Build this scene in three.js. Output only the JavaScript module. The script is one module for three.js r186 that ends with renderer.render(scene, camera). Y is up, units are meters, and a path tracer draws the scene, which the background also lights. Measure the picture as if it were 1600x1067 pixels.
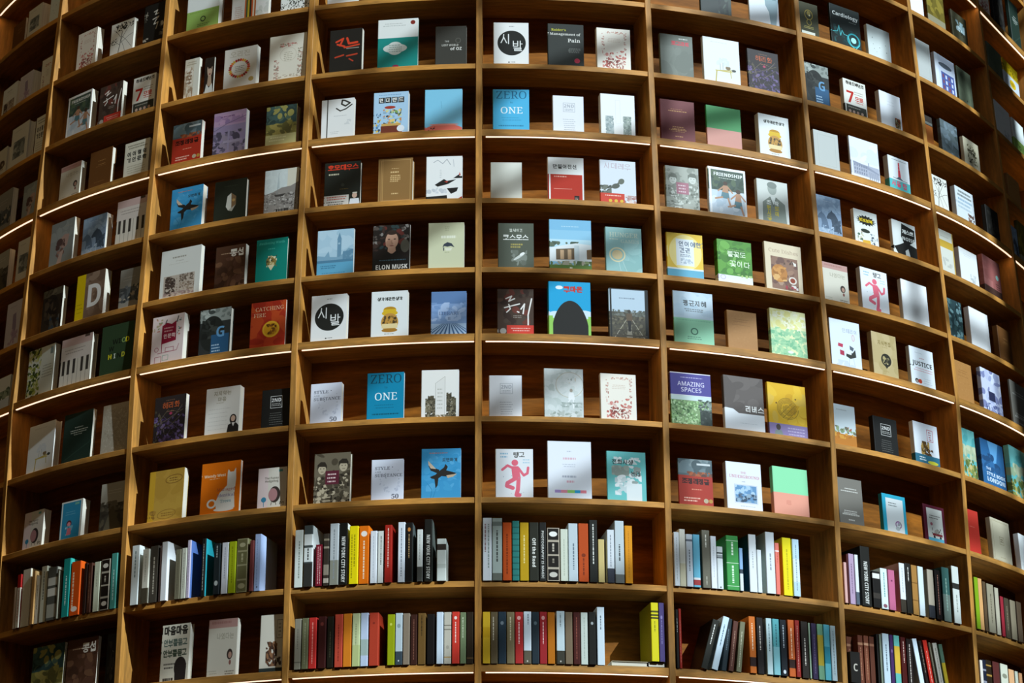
import * as THREE from 'three';
import { mergeGeometries } from 'three/addons/utils/BufferGeometryUtils.js';
import { RectAreaLightUniformsLib } from 'three/addons/lights/RectAreaLightUniformsLib.js';

// ---------- camera, sky, sun, exposure ----------
const scene = new THREE.Scene();
const EYE = 1.6, RAD = 2.84, DIST = 4.0995 * RAD;            // eye height, radius of the round bookcase at the middle light strip, distance to its axis
const camera = new THREE.PerspectiveCamera(2 * Math.atan(533.5 / 3799.03) * 180 / Math.PI, 1600 / 1067, 0.1, 200);
camera.position.set(0, EYE, DIST);
{ // pitch, yaw and roll as found from the shelf lines of the photograph
  const p = 0.355, y = 0.0084, r = 0.004;
  const fwd = new THREE.Vector3(Math.sin(y) * Math.cos(p), Math.sin(p), -Math.cos(y) * Math.cos(p));
  const right = new THREE.Vector3(Math.cos(y), 0, Math.sin(y)), up = new THREE.Vector3().crossVectors(right, fwd);
  camera.up.copy(up.multiplyScalar(Math.cos(r)).addScaledVector(right, Math.sin(r)));
  camera.lookAt(camera.position.clone().add(fwd));
}
scene.background = new THREE.Color().setRGB(0.8, 0.9, 1.0);
scene.backgroundIntensity = 0.38;
RectAreaLightUniformsLib.init();
const SUN_AZ = 46 * Math.PI / 180, SUN_EL = 39.5 * Math.PI / 180;
const sun = new THREE.DirectionalLight(new THREE.Color().setRGB(0.82, 0.96, 1.06), 5.6);
sun.position.set(Math.sin(SUN_AZ) * Math.cos(SUN_EL) * 20, 5.2 + Math.sin(SUN_EL) * 20, Math.cos(SUN_AZ) * Math.cos(SUN_EL) * 20);
sun.target.position.set(0, 5.2, 0);
sun.castShadow = true; sun.shadow.mapSize.set(4096, 4096); sun.shadow.radius = 1;
Object.assign(sun.shadow.camera, { left: -8, right: 8, top: 8, bottom: -8, near: 0.5, far: 45 });
scene.add(sun, sun.target);
const renderer = new THREE.WebGLRenderer({ antialias: true });
renderer.toneMapping = THREE.LinearToneMapping;
renderer.toneMappingExposure = 1.0;
renderer.shadowMap.enabled = true;

// ---------- helpers ----------
let seed = 7;
const rnd = () => { seed = (seed * 1664525 + 1013904223) >>> 0; return seed / 4294967296; };
const used = {};
const numbered = (n) => { const i = used[n] = (used[n] ?? -1) + 1; return i ? n + '_' + String(i).padStart(3, '0') : n; };
function shade(o) { o.traverse((m) => { if (m.isMesh) { m.castShadow = m.receiveShadow = true; } }); return o; }
function mesh(name, geo, mat, parent) { const m = new THREE.Mesh(geo, mat); m.name = name; m.castShadow = m.receiveShadow = true; parent.add(m); return m; }
function struct(name, geo, mat) { const m = mesh(name, geo, mat, scene); m.userData.kind = 'structure'; return m; }
class Geo { // loose quads with uv
  constructor() { this.p = []; this.t = []; }
  quad(a, b, c, d, ua, ub, uc, ud) { this.p.push(...a, ...b, ...c, ...a, ...c, ...d); this.t.push(...ua, ...ub, ...uc, ...ua, ...uc, ...ud); }
  make() {
    const g = new THREE.BufferGeometry();
    g.setAttribute('position', new THREE.Float32BufferAttribute(this.p, 3)); g.setAttribute('uv', new THREE.Float32BufferAttribute(this.t, 2));
    g.computeVertexNormals(); return g;
  }
}
function boxGeo(x0, x1, y0, y1, z0, z1) { const g = new THREE.BoxGeometry(x1 - x0, y1 - y0, z1 - z0); g.translate((x0 + x1) / 2, (y0 + y1) / 2, (z0 + z1) / 2); return g; }

// ---------- materials ----------
const hash = (x, y) => { let h = Math.imul(x | 0, 374761393) ^ Math.imul(y | 0, 668265263); h = Math.imul(h ^ (h >>> 13), 1274126177); return ((h ^ (h >>> 16)) >>> 0) / 4294967296; };
function vnoise(x, y, px, py) { // value noise that repeats every px, py cells
  const ix = Math.floor(x), iy = Math.floor(y), fx = x - ix, fy = y - iy, s = fx * fx * (3 - 2 * fx), t = fy * fy * (3 - 2 * fy);
  const h = (i, j) => hash(((i % px) + px) % px, ((j % py) + py) % py + 917 * py);
  return (h(ix, iy) * (1 - s) + h(ix + 1, iy) * s) * (1 - t) + (h(ix, iy + 1) * (1 - s) + h(ix + 1, iy + 1) * s) * t;
}
function dataTexture(n, f, srgb) {
  const d = new Uint8Array(n * n * 4);
  for (let y = 0; y < n; y++) for (let x = 0; x < n; x++) { const c = f(x / n, y / n), i = (y * n + x) * 4; d[i] = c[0]; d[i + 1] = c[1]; d[i + 2] = c[2]; d[i + 3] = 255; }
  const t = new THREE.DataTexture(d, n, n); t.wrapS = t.wrapT = THREE.RepeatWrapping; t.magFilter = THREE.LinearFilter; t.minFilter = THREE.LinearMipmapLinearFilter; t.generateMipmaps = true;
  if (srgb) t.colorSpace = THREE.SRGBColorSpace; t.needsUpdate = true; return t;
}
const grain = (u, v) => { // oak veneer: long streaks along u, fine pores
  const a = vnoise(u * 3, v * 24, 3, 24), b = vnoise(u * 8, v * 90, 8, 90), c = vnoise(u * 40, v * 250, 40, 250), w = vnoise(u * 2, v * 6, 2, 6);
  return 0.36 * a + 0.3 * b + 0.18 * c + 0.16 * w;
};
const oakMap = dataTexture(512, (u, v) => { const g = grain(u, v) - 0.5, k = 1 + 0.75 * g; return [180 * k, 127 * (k - 0.03 * g), 58 * (k - 0.1 * g)].map((x) => Math.max(0, Math.min(255, x))); }, true);
const oakBump = dataTexture(256, (u, v) => { const g = 255 * grain(u, v); return [g, g, g]; });
const oak = new THREE.MeshPhysicalMaterial({ map: oakMap, roughness: 0.55, specularIntensity: 0.5, bumpMap: oakBump, bumpScale: 0.0006, side: THREE.DoubleSide });
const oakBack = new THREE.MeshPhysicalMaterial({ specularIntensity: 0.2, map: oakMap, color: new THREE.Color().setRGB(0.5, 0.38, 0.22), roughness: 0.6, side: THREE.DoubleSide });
const paperMap = dataTexture(128, (u, v) => { const g = 0.86 + 0.14 * vnoise(u * 64, v * 2, 64, 2); return [226 * g, 219 * g, 200 * g]; }, true);
const paper = new THREE.MeshStandardMaterial({ map: paperMap, roughness: 0.9 });
const stone = new THREE.MeshStandardMaterial({ map: dataTexture(128, (u, v) => { const g = 0.9 + 0.1 * vnoise(u * 16, v * 16, 16, 16) + 0.05 * vnoise(u * 64, v * 64, 64, 64); return [78 * g, 62 * g, 44 * g]; }, true), roughness: 0.6 });
const plaster = new THREE.MeshStandardMaterial({ color: 0x4a3d2e, roughness: 0.9 });
const steel = new THREE.MeshStandardMaterial({ color: 0x4a4a4a, roughness: 0.5, metalness: 0.6 });
const led = new THREE.MeshStandardMaterial({ color: 0xffffff, emissive: new THREE.Color().setRGB(1.0, 0.74, 0.55), emissiveIntensity: 1.4 });
const LAMP_COLOR = new THREE.Color().setRGB(1.0, 0.74, 0.42), LAMP_POWER = 4, LAMPS = [[-5, 6], [-5, 10], [-2.5, 5], [-2.5, 9]];
const glow = new THREE.MeshStandardMaterial({ color: 0xffffff, emissive: LAMP_COLOR, emissiveIntensity: 1 });
const LED_COLOR = new THREE.Color().setRGB(1.0, 0.6, 0.28);

// ---------- the hall: floor, walls, ceiling with a latticed skylight ----------
const HALL = { x0: -12, x1: 15, z0: -9, z1: 15, h: 12 };
const SKY = { x0: -1, x1: 12, z0: 2, z1: 14 };
struct('floor', boxGeo(HALL.x0, HALL.x1, -0.3, 0, HALL.z0, HALL.z1), stone);
struct('wall_left', boxGeo(HALL.x0 - 0.3, HALL.x0, 0, HALL.h, HALL.z0, HALL.z1), plaster);
struct('wall_right', boxGeo(HALL.x1, HALL.x1 + 0.3, 0, HALL.h, HALL.z0, HALL.z1), plaster);
struct('wall_back', boxGeo(HALL.x0, HALL.x1, 0, HALL.h, HALL.z0 - 0.3, HALL.z0), plaster);
struct('wall_front', boxGeo(HALL.x0, HALL.x1, 0, HALL.h, HALL.z1, HALL.z1 + 0.3), plaster);
struct('ceiling', mergeGeometries([
  boxGeo(HALL.x0, SKY.x0, HALL.h, HALL.h + 0.3, HALL.z0, HALL.z1), boxGeo(SKY.x1, HALL.x1, HALL.h, HALL.h + 0.3, HALL.z0, HALL.z1),
  boxGeo(SKY.x0, SKY.x1, HALL.h, HALL.h + 0.3, HALL.z0, SKY.z0), boxGeo(SKY.x0, SKY.x1, HALL.h, HALL.h + 0.3, SKY.z1, HALL.z1)]), plaster);
{ // diagonal steel lattice of the skylight, overhead and out of the frame
  const bars = [], cx = (SKY.x0 + SKY.x1) / 2, cz = (SKY.z0 + SKY.z1) / 2, W2 = (SKY.x1 - SKY.x0) / 2, H2 = (SKY.z1 - SKY.z0) / 2, STEP = 0.8, BAR = 0.045;
  for (const s of [-1, 1]) for (let c = -W2 - H2 + STEP / 2; c < W2 + H2; c += STEP) { // the line x + s z = c inside the opening
    const z0 = Math.max(-H2, Math.min((c - W2) * s, (c + W2) * s)), z1 = Math.min(H2, Math.max((c - W2) * s, (c + W2) * s)); if (z1 - z0 < 0.3) continue;
    const g = new THREE.BoxGeometry((z1 - z0) * Math.SQRT2, 0.035, BAR); g.rotateY(s * Math.PI / 4);
    const zm = (z0 + z1) / 2; g.translate(cx + c - s * zm, HALL.h + 0.15, cz + zm); bars.push(g);
  }
  struct('window_1', mergeGeometries(bars), steel);
  const beam = new THREE.BoxGeometry(0.55, 0.5, 14); beam.translate(0.62, 0, 9); beam.rotateY(46 * Math.PI / 180); beam.translate(0, HALL.h - 0.3, 0);
  struct('trim_1', beam, plaster); // a wide roof beam that keeps the sun off the bays at the right
}

for (const [x, z] of LAMPS) { // warm ceiling panels of the hall, out of the frame
  const o = new THREE.Group(); o.name = numbered('ceiling_lamp'); o.position.set(x, HALL.h, z); scene.add(o);
  o.userData = { label: 'square warm ceiling lamp panel, ' + (z < 8 ? 'near the bookcase, ' : 'far from the bookcase, ') + (x < -4 ? 'by the left wall' : 'by the skylight'), category: 'lamp', group: 'warm ceiling lamp panels left of the skylight' };
  mesh('frame', boxGeo(-0.85, 0.85, -0.06, 0, -0.85, 0.85), steel, o);
  mesh('diffuser', boxGeo(-0.8, 0.8, -0.075, -0.06, -0.8, 0.8), glow, o);
  const l = new THREE.RectAreaLight(LAMP_COLOR, LAMP_POWER, 1.6, 1.6); l.name = 'ceiling_lamp'; l.position.set(x, HALL.h - 0.09, z); l.lookAt(x, 0, z); scene.add(l);
}

// ---------- the round bookcase ----------
const BAY = 0.2561, PHASE = -0.0199, DEPTH = 0.165, BEND = 1.15, TAPER = 0.0574;
const TOP = { '-3': 2.27, '-2': 2.16, '-1': 2.045, 0: 1.93, 1: 1.8165, 2: 1.698, 3: 1.5828, 4: 1.4762, 5: 1.3677, 6: 1.2611, 7: 1.1613, 8: 1.0425, 9: 0.9289, 10: 0.8143, 11: 0.7038, 12: 0.59, 13: 0.476 };
const LIT = [0, 4, 7, 11];
const topY = (k) => EYE + RAD * TOP[k];
const radiusAt = (y) => RAD * (1 - TAPER * Math.max(0, (y - EYE) / RAD - BEND));
const angleOf = (b) => PHASE + b * BAY;
// the shelving turns round the axis up to the fourth divider on the right and runs straight on from there
const A4 = angleOf(4), turnAt = (a) => Math.min(a, A4);
const along = (a, R) => { const t = turnAt(a), s = (a - t) * RAD; return [R * Math.sin(t) + s * Math.cos(t), R * Math.cos(t) - s * Math.sin(t)]; };
const bookcase = new THREE.Group(); bookcase.name = 'curved_bookcase'; scene.add(bookcase);
bookcase.userData = { label: 'tall round oak bookcase with curved shelves, upright dividers and glowing strips', category: 'bookcase' };
const Y0 = topY(13) - 0.06, Y1 = topY(-3), YB = EYE + RAD * BEND;
const HALF = 0.0125;                                           // half the thickness of a divider
function arcGeo(profile, a0, a1, n) { // a closed profile of [radius, y, v] swept round the axis
  const g = new Geo(), m = profile.length, at = (i, a) => { const q = along(a, profile[i][0]); return [q[0], profile[i][1], q[1]]; };
  let run = 0; const vs = [0]; for (let i = 0; i < m; i++) { const q = profile[(i + 1) % m], p = profile[i]; run += Math.hypot(q[0] - p[0], q[1] - p[1]); vs.push(run); }
  for (let s = 0; s < n; s++) {
    const A = a0 + (a1 - a0) * s / n, B = a0 + (a1 - a0) * (s + 1) / n;
    for (let i = 0; i < m; i++) { const j = (i + 1) % m; g.quad(at(i, A), at(i, B), at(j, B), at(j, A), [A * RAD, vs[i]], [B * RAD, vs[i]], [B * RAD, vs[i + 1]], [A * RAD, vs[i + 1]]); }
  }
  for (const [a, flip] of [[a0, 0], [a1, 1]]) for (let i = 1; i < m - 1; i++) { const t = [at(0, a), at(flip ? i + 1 : i, a), at(flip ? i : i + 1, a)]; g.p.push(...t.flat()); g.t.push(0, 0, 0.1, 0, 0.1, 0.1); }
  return g.make();
}
const BAYS = [-6, -5, -4, -3, -2, -1, 0, 1, 2, 3, 4, 5];
for (let d = -6; d <= 6; d++) { // dividers: a bent upright board with softened front arrises
  const a = angleOf(d), g = new Geo(), c = 0.0015;
  const prof = (y) => { const R = radiusAt(y) + 0.003; return [[-HALF, R - DEPTH - 0.01], [-HALF, R - c], [-HALF + c, R], [HALF - c, R], [HALF, R - c], [HALF, R - DEPTH - 0.01]]; };
  const levels = [Y0, YB, Y1];
  for (let l = 0; l < 2; l++) {
    const P = prof(levels[l]), Q = prof(levels[l + 1]), y0 = levels[l], y1 = levels[l + 1]; let v = d * 0.37;
    for (let i = 0; i < 6; i++) {
      const j = (i + 1) % 6, w = Math.hypot(P[j][0] - P[i][0], P[j][1] - P[i][1]);
      g.quad([P[j][0], y0, P[j][1]], [Q[j][0], y1, Q[j][1]], [Q[i][0], y1, Q[i][1]], [P[i][0], y0, P[i][1]], [y0, v + w], [y1, v + w], [y1, v], [y0, v]); v += w;
    }
  }
  for (const [y, up] of [[Y0, 0], [Y1, 1]]) { const P = prof(y).map((q) => [q[0], y, q[1]]); g.quad(...(up ? [P[0], P[1], P[4], P[5]] : [P[5], P[4], P[1], P[0]]), [0, 0], [0, 0.1], [0.03, 0.1], [0.03, 0]); }
  const m = mesh('divider', g.make(), oak, bookcase), o = along(a, 0); m.position.set(o[0], 0, o[1]); m.rotation.y = turnAt(a);
}
for (const b of BAYS) {
  const e = HALF / RAD, a0 = angleOf(b) + e, a1 = angleOf(b + 1) - e;
  { const r = (y) => radiusAt(y) - DEPTH, t = 0.018; // back panel
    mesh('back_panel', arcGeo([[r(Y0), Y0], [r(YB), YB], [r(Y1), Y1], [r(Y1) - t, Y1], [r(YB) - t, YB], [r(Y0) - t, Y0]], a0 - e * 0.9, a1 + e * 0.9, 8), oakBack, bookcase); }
  for (const key of Object.keys(TOP)) {
    const k = +key, y = topY(k), lit = LIT.includes(k), th = lit ? 0.03 : 0.023, R = radiusAt(y), c = 0.0012;
    const prof = [[R - DEPTH + 0.001, y], [R - c, y], [R, y - c], [R, y - th + c], [R - c, y - th], [R - DEPTH + 0.001, y - th]].reverse();
    const s = mesh('shelf', arcGeo(prof, a0, a1, 10), oak, bookcase);
    if (!lit) continue;
    const yl = y - th, r1 = R - 0.003, r0 = R - 0.0085, s0 = a0 + 0.016 / RAD, s1 = a1 - 0.004 / RAD;
    mesh('light_strip', arcGeo([[r0, yl - 0.0036], [r1, yl - 0.0036], [r1, yl - 0.0002], [r0, yl - 0.0002]], s0, s1, 10), led, s);
    const am = (a0 + a1) / 2, lamp = new THREE.RectAreaLight(LED_COLOR, 4.5, 0.66, 0.012); // the strip's light, just under it
    const q = along(am, R - 0.02), q2 = along(am, R - 0.06); lamp.position.set(q[0], yl - 0.009, q[1]);
    lamp.lookAt(q2[0], yl - 1, q2[1]); lamp.name = 'light_strip'; scene.add(lamp);
  }
}
{ const rt = radiusAt(Y1) + 0.01; // cap and plinth, out of the frame above and below
  const cap = new THREE.CylinderGeometry(rt, rt, 0.04, 64); cap.translate(0, Y1 + 0.021, 0); mesh('top_board', cap, oak, bookcase);
  const pl = new THREE.CylinderGeometry(RAD + 0.005, RAD + 0.005, Y0, 64); pl.translate(0, Y0 / 2, 0); mesh('plinth', pl, oak, bookcase); }
shade(bookcase);

// ---------- lettering: a stroke alphabet for Korean syllables ----------
const JAMO = {
  'ㄱ': [[0, .1, .9, .1, .8, 1]], 'ㄴ': [[.1, 0, .1, .9, 1, .9]], 'ㄷ': [[1, .1, .1, .1, .1, .9, 1, .9]], 'ㄹ': [[0, .05, .9, .05, .9, .5, .1, .5, .1, .95, 1, .95]],
  'ㅁ': [[.1, .1, .9, .1, .9, .9, .1, .9, .1, .1]], 'ㅂ': [[.1, 0, .1, .95, .9, .95, .9, 0], [.1, .5, .9, .5]], 'ㅅ': [[.5, 0, .42, .45, 0, 1], [.5, .35, 1, 1]],
  'ㅈ': [[0, .1, 1, .1], [.5, .1, .42, .5, 0, 1], [.5, .45, 1, 1]], 'ㅊ': [[.35, 0, .65, 0], [0, .22, 1, .22], [.5, .22, .42, .55, 0, 1], [.5, .5, 1, 1]],
  'ㅋ': [[0, .1, .9, .1, .8, 1], [0, .5, .86, .5]], 'ㅌ': [[1, .1, .1, .1, .1, .9, 1, .9], [.1, .5, .95, .5]], 'ㅍ': [[0, .1, 1, .1], [.3, .1, .3, .9], [.7, .1, .7, .9], [0, .9, 1, .9]],
  'ㅎ': [[.3, 0, .7, 0], [0, .25, 1, .25]], 'ㅇ': [],
};
const CHO = 'ㄱㄲㄴㄷㄸㄹㅁㅂㅃㅅㅆㅇㅈㅉㅊㅋㅌㅍㅎ', JONG = ['', 'ㄱ', 'ㄲ', 'ㄳ', 'ㄴ', 'ㄵ', 'ㄶ', 'ㄷ', 'ㄹ', 'ㄺ', 'ㄻ', 'ㄼ', 'ㄽ', 'ㄾ', 'ㄿ', 'ㅀ', 'ㅁ', 'ㅂ', 'ㅄ', 'ㅅ', 'ㅆ', 'ㅇ', 'ㅈ', 'ㅊ', 'ㅋ', 'ㅌ', 'ㅍ', 'ㅎ'];
const TALL = { 0: [1], 1: [1, 0, 1], 2: [2], 3: [2, 0, 1], 4: [-1], 5: [-1, 0, 1], 6: [-2], 7: [-2, 0, 1], 20: [0] }, FLAT = { 8: 1, 12: 2, 13: -1, 17: -2, 18: 0 }, BOTH = { 9: [8, 0], 10: [8, 1], 11: [8, 20], 14: [13, 4], 15: [13, 5], 16: [13, 20], 19: [18, 20] };
function hangul(c, text, x, y, s, color, lw) { // syllables of size s from the left end x, top y
  c.strokeStyle = color; c.lineWidth = lw || s * 0.11; c.lineCap = 'round'; c.lineJoin = 'round';
  const line = (pts, X, Y, W, H) => { c.beginPath(); for (let i = 0; i < pts.length; i += 2) c[i ? 'lineTo' : 'moveTo'](X + pts[i] * W, Y + pts[i + 1] * H); c.stroke(); };
  const jamo = (j, X, Y, W, H) => {
    const dbl = { 'ㄲ': 'ㄱ', 'ㄸ': 'ㄷ', 'ㅃ': 'ㅂ', 'ㅆ': 'ㅅ', 'ㅉ': 'ㅈ' }[j]; if (dbl) { jamo(dbl, X, Y, W * .46, H); jamo(dbl, X + W * .54, Y, W * .46, H); return; }
    if (j === 'ㅇ' || j === 'ㅎ') { c.beginPath(); const o = j === 'ㅎ'; c.ellipse(X + W / 2, Y + H * (o ? .7 : .5), W * .4, H * (o ? .28 : .45), 0, 0, 7); c.stroke(); }
    for (const p of JAMO[j] || JAMO['ㄱ']) line(p, X, Y, W, H);
  };
  for (const ch of text) {
    const n = ch.charCodeAt(0) - 0xac00;
    if (n >= 0 && n < 11172) {
      const l = CHO[Math.floor(n / 588)], v = Math.floor((n % 588) / 28), t = JONG[n % 28], h = t ? s * .6 : s * .95, both = BOTH[v], fv = both ? both[0] : v in FLAT ? v : null, tv = both ? both[1] : v in TALL ? v : null;
      const lw2 = tv !== null ? s * .5 : s * .84, lh = fv !== null ? h * .52 : h * .9;
      jamo(l, x + s * .04, y, lw2, lh);
      if (fv !== null) { const yy = y + h * .88, w2 = tv !== null ? s * .6 : s * .92, k = FLAT[fv]; line([0, yy, 1, yy], x, 0, w2, 1); for (let i = 0; i < Math.abs(k); i++) { const px = Math.abs(k) === 1 ? .5 : .32 + .36 * i; line([px, yy, px, yy - Math.sign(k) * h * .24], x, 0, w2, 1); } }
      if (tv !== null) { const [k, , e] = TALL[tv], X = x + s * .72; line([X, y - s * .02, X, y + h], 0, 0, 1, 1); if (e) line([X + s * .17, y - s * .02, X + s * .17, y + h], 0, 0, 1, 1); for (let i = 0; i < Math.abs(k); i++) { const yy = y + h * (Math.abs(k) === 1 ? .45 : .32 + .3 * i); line([X, yy, X + Math.sign(k) * s * .17, yy], 0, 0, 1, 1); } }
      if (t) jamo(t.length ? t : 'ㄱ', x + s * .14, y + s * .68, s * .7, s * .3);
    }
    x += s * 1.08;
  }
}

// ---------- printed covers: every cell is drawn in units of 100 across and 141 down ----------
const CW = 170, CH = 240, COLS = 12, ROWS = 8;
class Pen {
  constructor(c) { this.c = c; }
  bg(f) { this.r(0, 0, 100, 142, f); return this; }
  r(x, y, w, h, f) { this.c.fillStyle = f; this.c.fillRect(x, y, w, h); return this; }
  f(x, y, w, h, f, lw = 1) { this.c.strokeStyle = f; this.c.lineWidth = lw; this.c.strokeRect(x, y, w, h); return this; }
  e(x, y, a, b, f, lw, rot = 0) { const c = this.c; c.beginPath(); c.ellipse(x, y, a, b, rot, 0, 7); if (lw) { c.strokeStyle = f; c.lineWidth = lw; c.stroke(); } else { c.fillStyle = f; c.fill(); } return this; }
  o(x, y, a, f, lw) { return this.e(x, y, a, a, f, lw); }
  p(f, ...q) { const c = this.c; c.fillStyle = f; c.beginPath(); for (let i = 0; i < q.length; i += 2) c[i ? 'lineTo' : 'moveTo'](q[i], q[i + 1]); c.fill(); return this; }
  l(f, lw, ...q) { const c = this.c; c.strokeStyle = f; c.lineWidth = lw; c.lineCap = c.lineJoin = 'round'; c.beginPath(); for (let i = 0; i < q.length; i += 2) c[i ? 'lineTo' : 'moveTo'](q[i], q[i + 1]); c.stroke(); return this; }
  t(s, x, y, size, f, font = 'sans-serif', al = 'center') { const c = this.c; c.fillStyle = f; c.font = (font.includes('bold') ? 'bold ' : '') + size + 'px ' + font.replace('bold ', ''); c.textAlign = al; const w = c.measureText(s).width, room = al === 'left' ? 97 - x : al === 'right' ? x - 3 : 2 * Math.min(x, 100 - x) - 12, q = Math.min(1, room / w); c.save(); c.translate(x, y); c.scale(q, 1); c.fillText(s, 0, 0); c.restore(); return this; }
  k(s, x, y, size, f, lw) { hangul(this.c, s, x, y, size, f, lw); return this; }
  ln(x, y, w, n, gap, f, h = 2) { for (let i = 0; i < n; i++) { let q = x + rnd() * w * .1; const e = x + w * (.8 + rnd() * .2); while (q < e) { const d = 2 + rnd() * 5; this.r(q, y + i * gap, Math.min(d, e - q), h, f); q += d + 1.4; } } return this; }
  n(x, y, w, h, cols, n, s) { const c = this.c; c.save(); c.beginPath(); c.rect(x, y, w, h); c.clip(); for (let i = 0; i < n; i++) { this.e(x + rnd() * w, y + rnd() * h, s * (.4 + rnd()), s * (.3 + rnd() * .7), cols[Math.floor(rnd() * cols.length)], 0, rnd() * 3); } c.restore(); return this; }
  runner(f) { return this.o(50, 40, 9, f).p(f, 40, 50, 60, 50, 66, 84, 44, 88).l(f, 7, 42, 54, 30, 48, 16, 60).l(f, 7, 60, 56, 74, 76, 84, 70, 86, 54).l(f, 11, 50, 86, 30, 98, 28, 106, 44, 112).l(f, 11, 60, 86, 58, 116, 54, 132, 62, 132); }
  boys(a, b) { for (const [x, y, s] of [[38, 46, 1], [72, 66, 1.1]]) this.o(x + 6, y, 6 * s, b).p(a, x, y + 6, x + 12, y + 6, x + 14, y + 30 * s, x - 4, y + 28 * s).p('#5c7f86', x - 4, y + 26 * s, x + 14, y + 28 * s, x + 16, y + 46 * s, x - 8, y + 44 * s).l(a, 5, x - 4, y + 42, x - 22, y + 48).l(a, 5, x + 12, y + 44, x + 18, y + 68).l(a, 4, x, y + 10, x - 14, y + 24).l(a, 4, x + 12, y + 10, x + 24, y + 26); return this; }
}
const W = '#e6e7e3', INK = '#2a2a28';
const twins = (d, a, m, p, h) => { // two children at a table of books, as in an old photograph
  d.bg(a).n(0, 0, 100, 142, [m, a], 40, 12);
  for (const [x, y, s] of [[20, 42, 1], [80, 36, 1.05]]) d.p(m, x - 22 * s, y + 60, x - 14 * s, y + 24, x + 14 * s, y + 24, x + 20 * s, y + 60).n(x - 16, y + 22, 32, 44, [p, m, h, p], 26, 5).e(x, y + 2, 11 * s, 15 * s, p).p(h, x - 13 * s, y + 4, x - 13 * s, y - 10, x - 4 * s, y - 18, x + 8 * s, y - 17, x + 13 * s, y - 8, x + 13 * s, y + 4, x + 9 * s, y - 4, x - 8 * s, y - 5).e(x - 4, y + 1, 1.6, 1.2, h).e(x + 5, y + 1, 1.6, 1.2, h).l(m, 1.2, x - 3, y + 10, x + 4, y + 10);
  return d.n(0, 96, 100, 46, [h, m, p, a], 60, 6).r(22, 122, 24, 3, p).r(20, 127, 26, 3, m).r(24, 132, 22, 3, p);
};
const horse = (d, f, x, y, s) => d.p(f, ...[0, 18, 6, 8, 14, 2, 17, -4, 20, 2, 28, 6, 36, 18, 42, 34, 46, 60, 12, 60, 16, 40, 14, 26, 8, 24, 2, 26, -2, 22].map((v, i) => (i % 2 ? y : x) + v * s));
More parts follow.
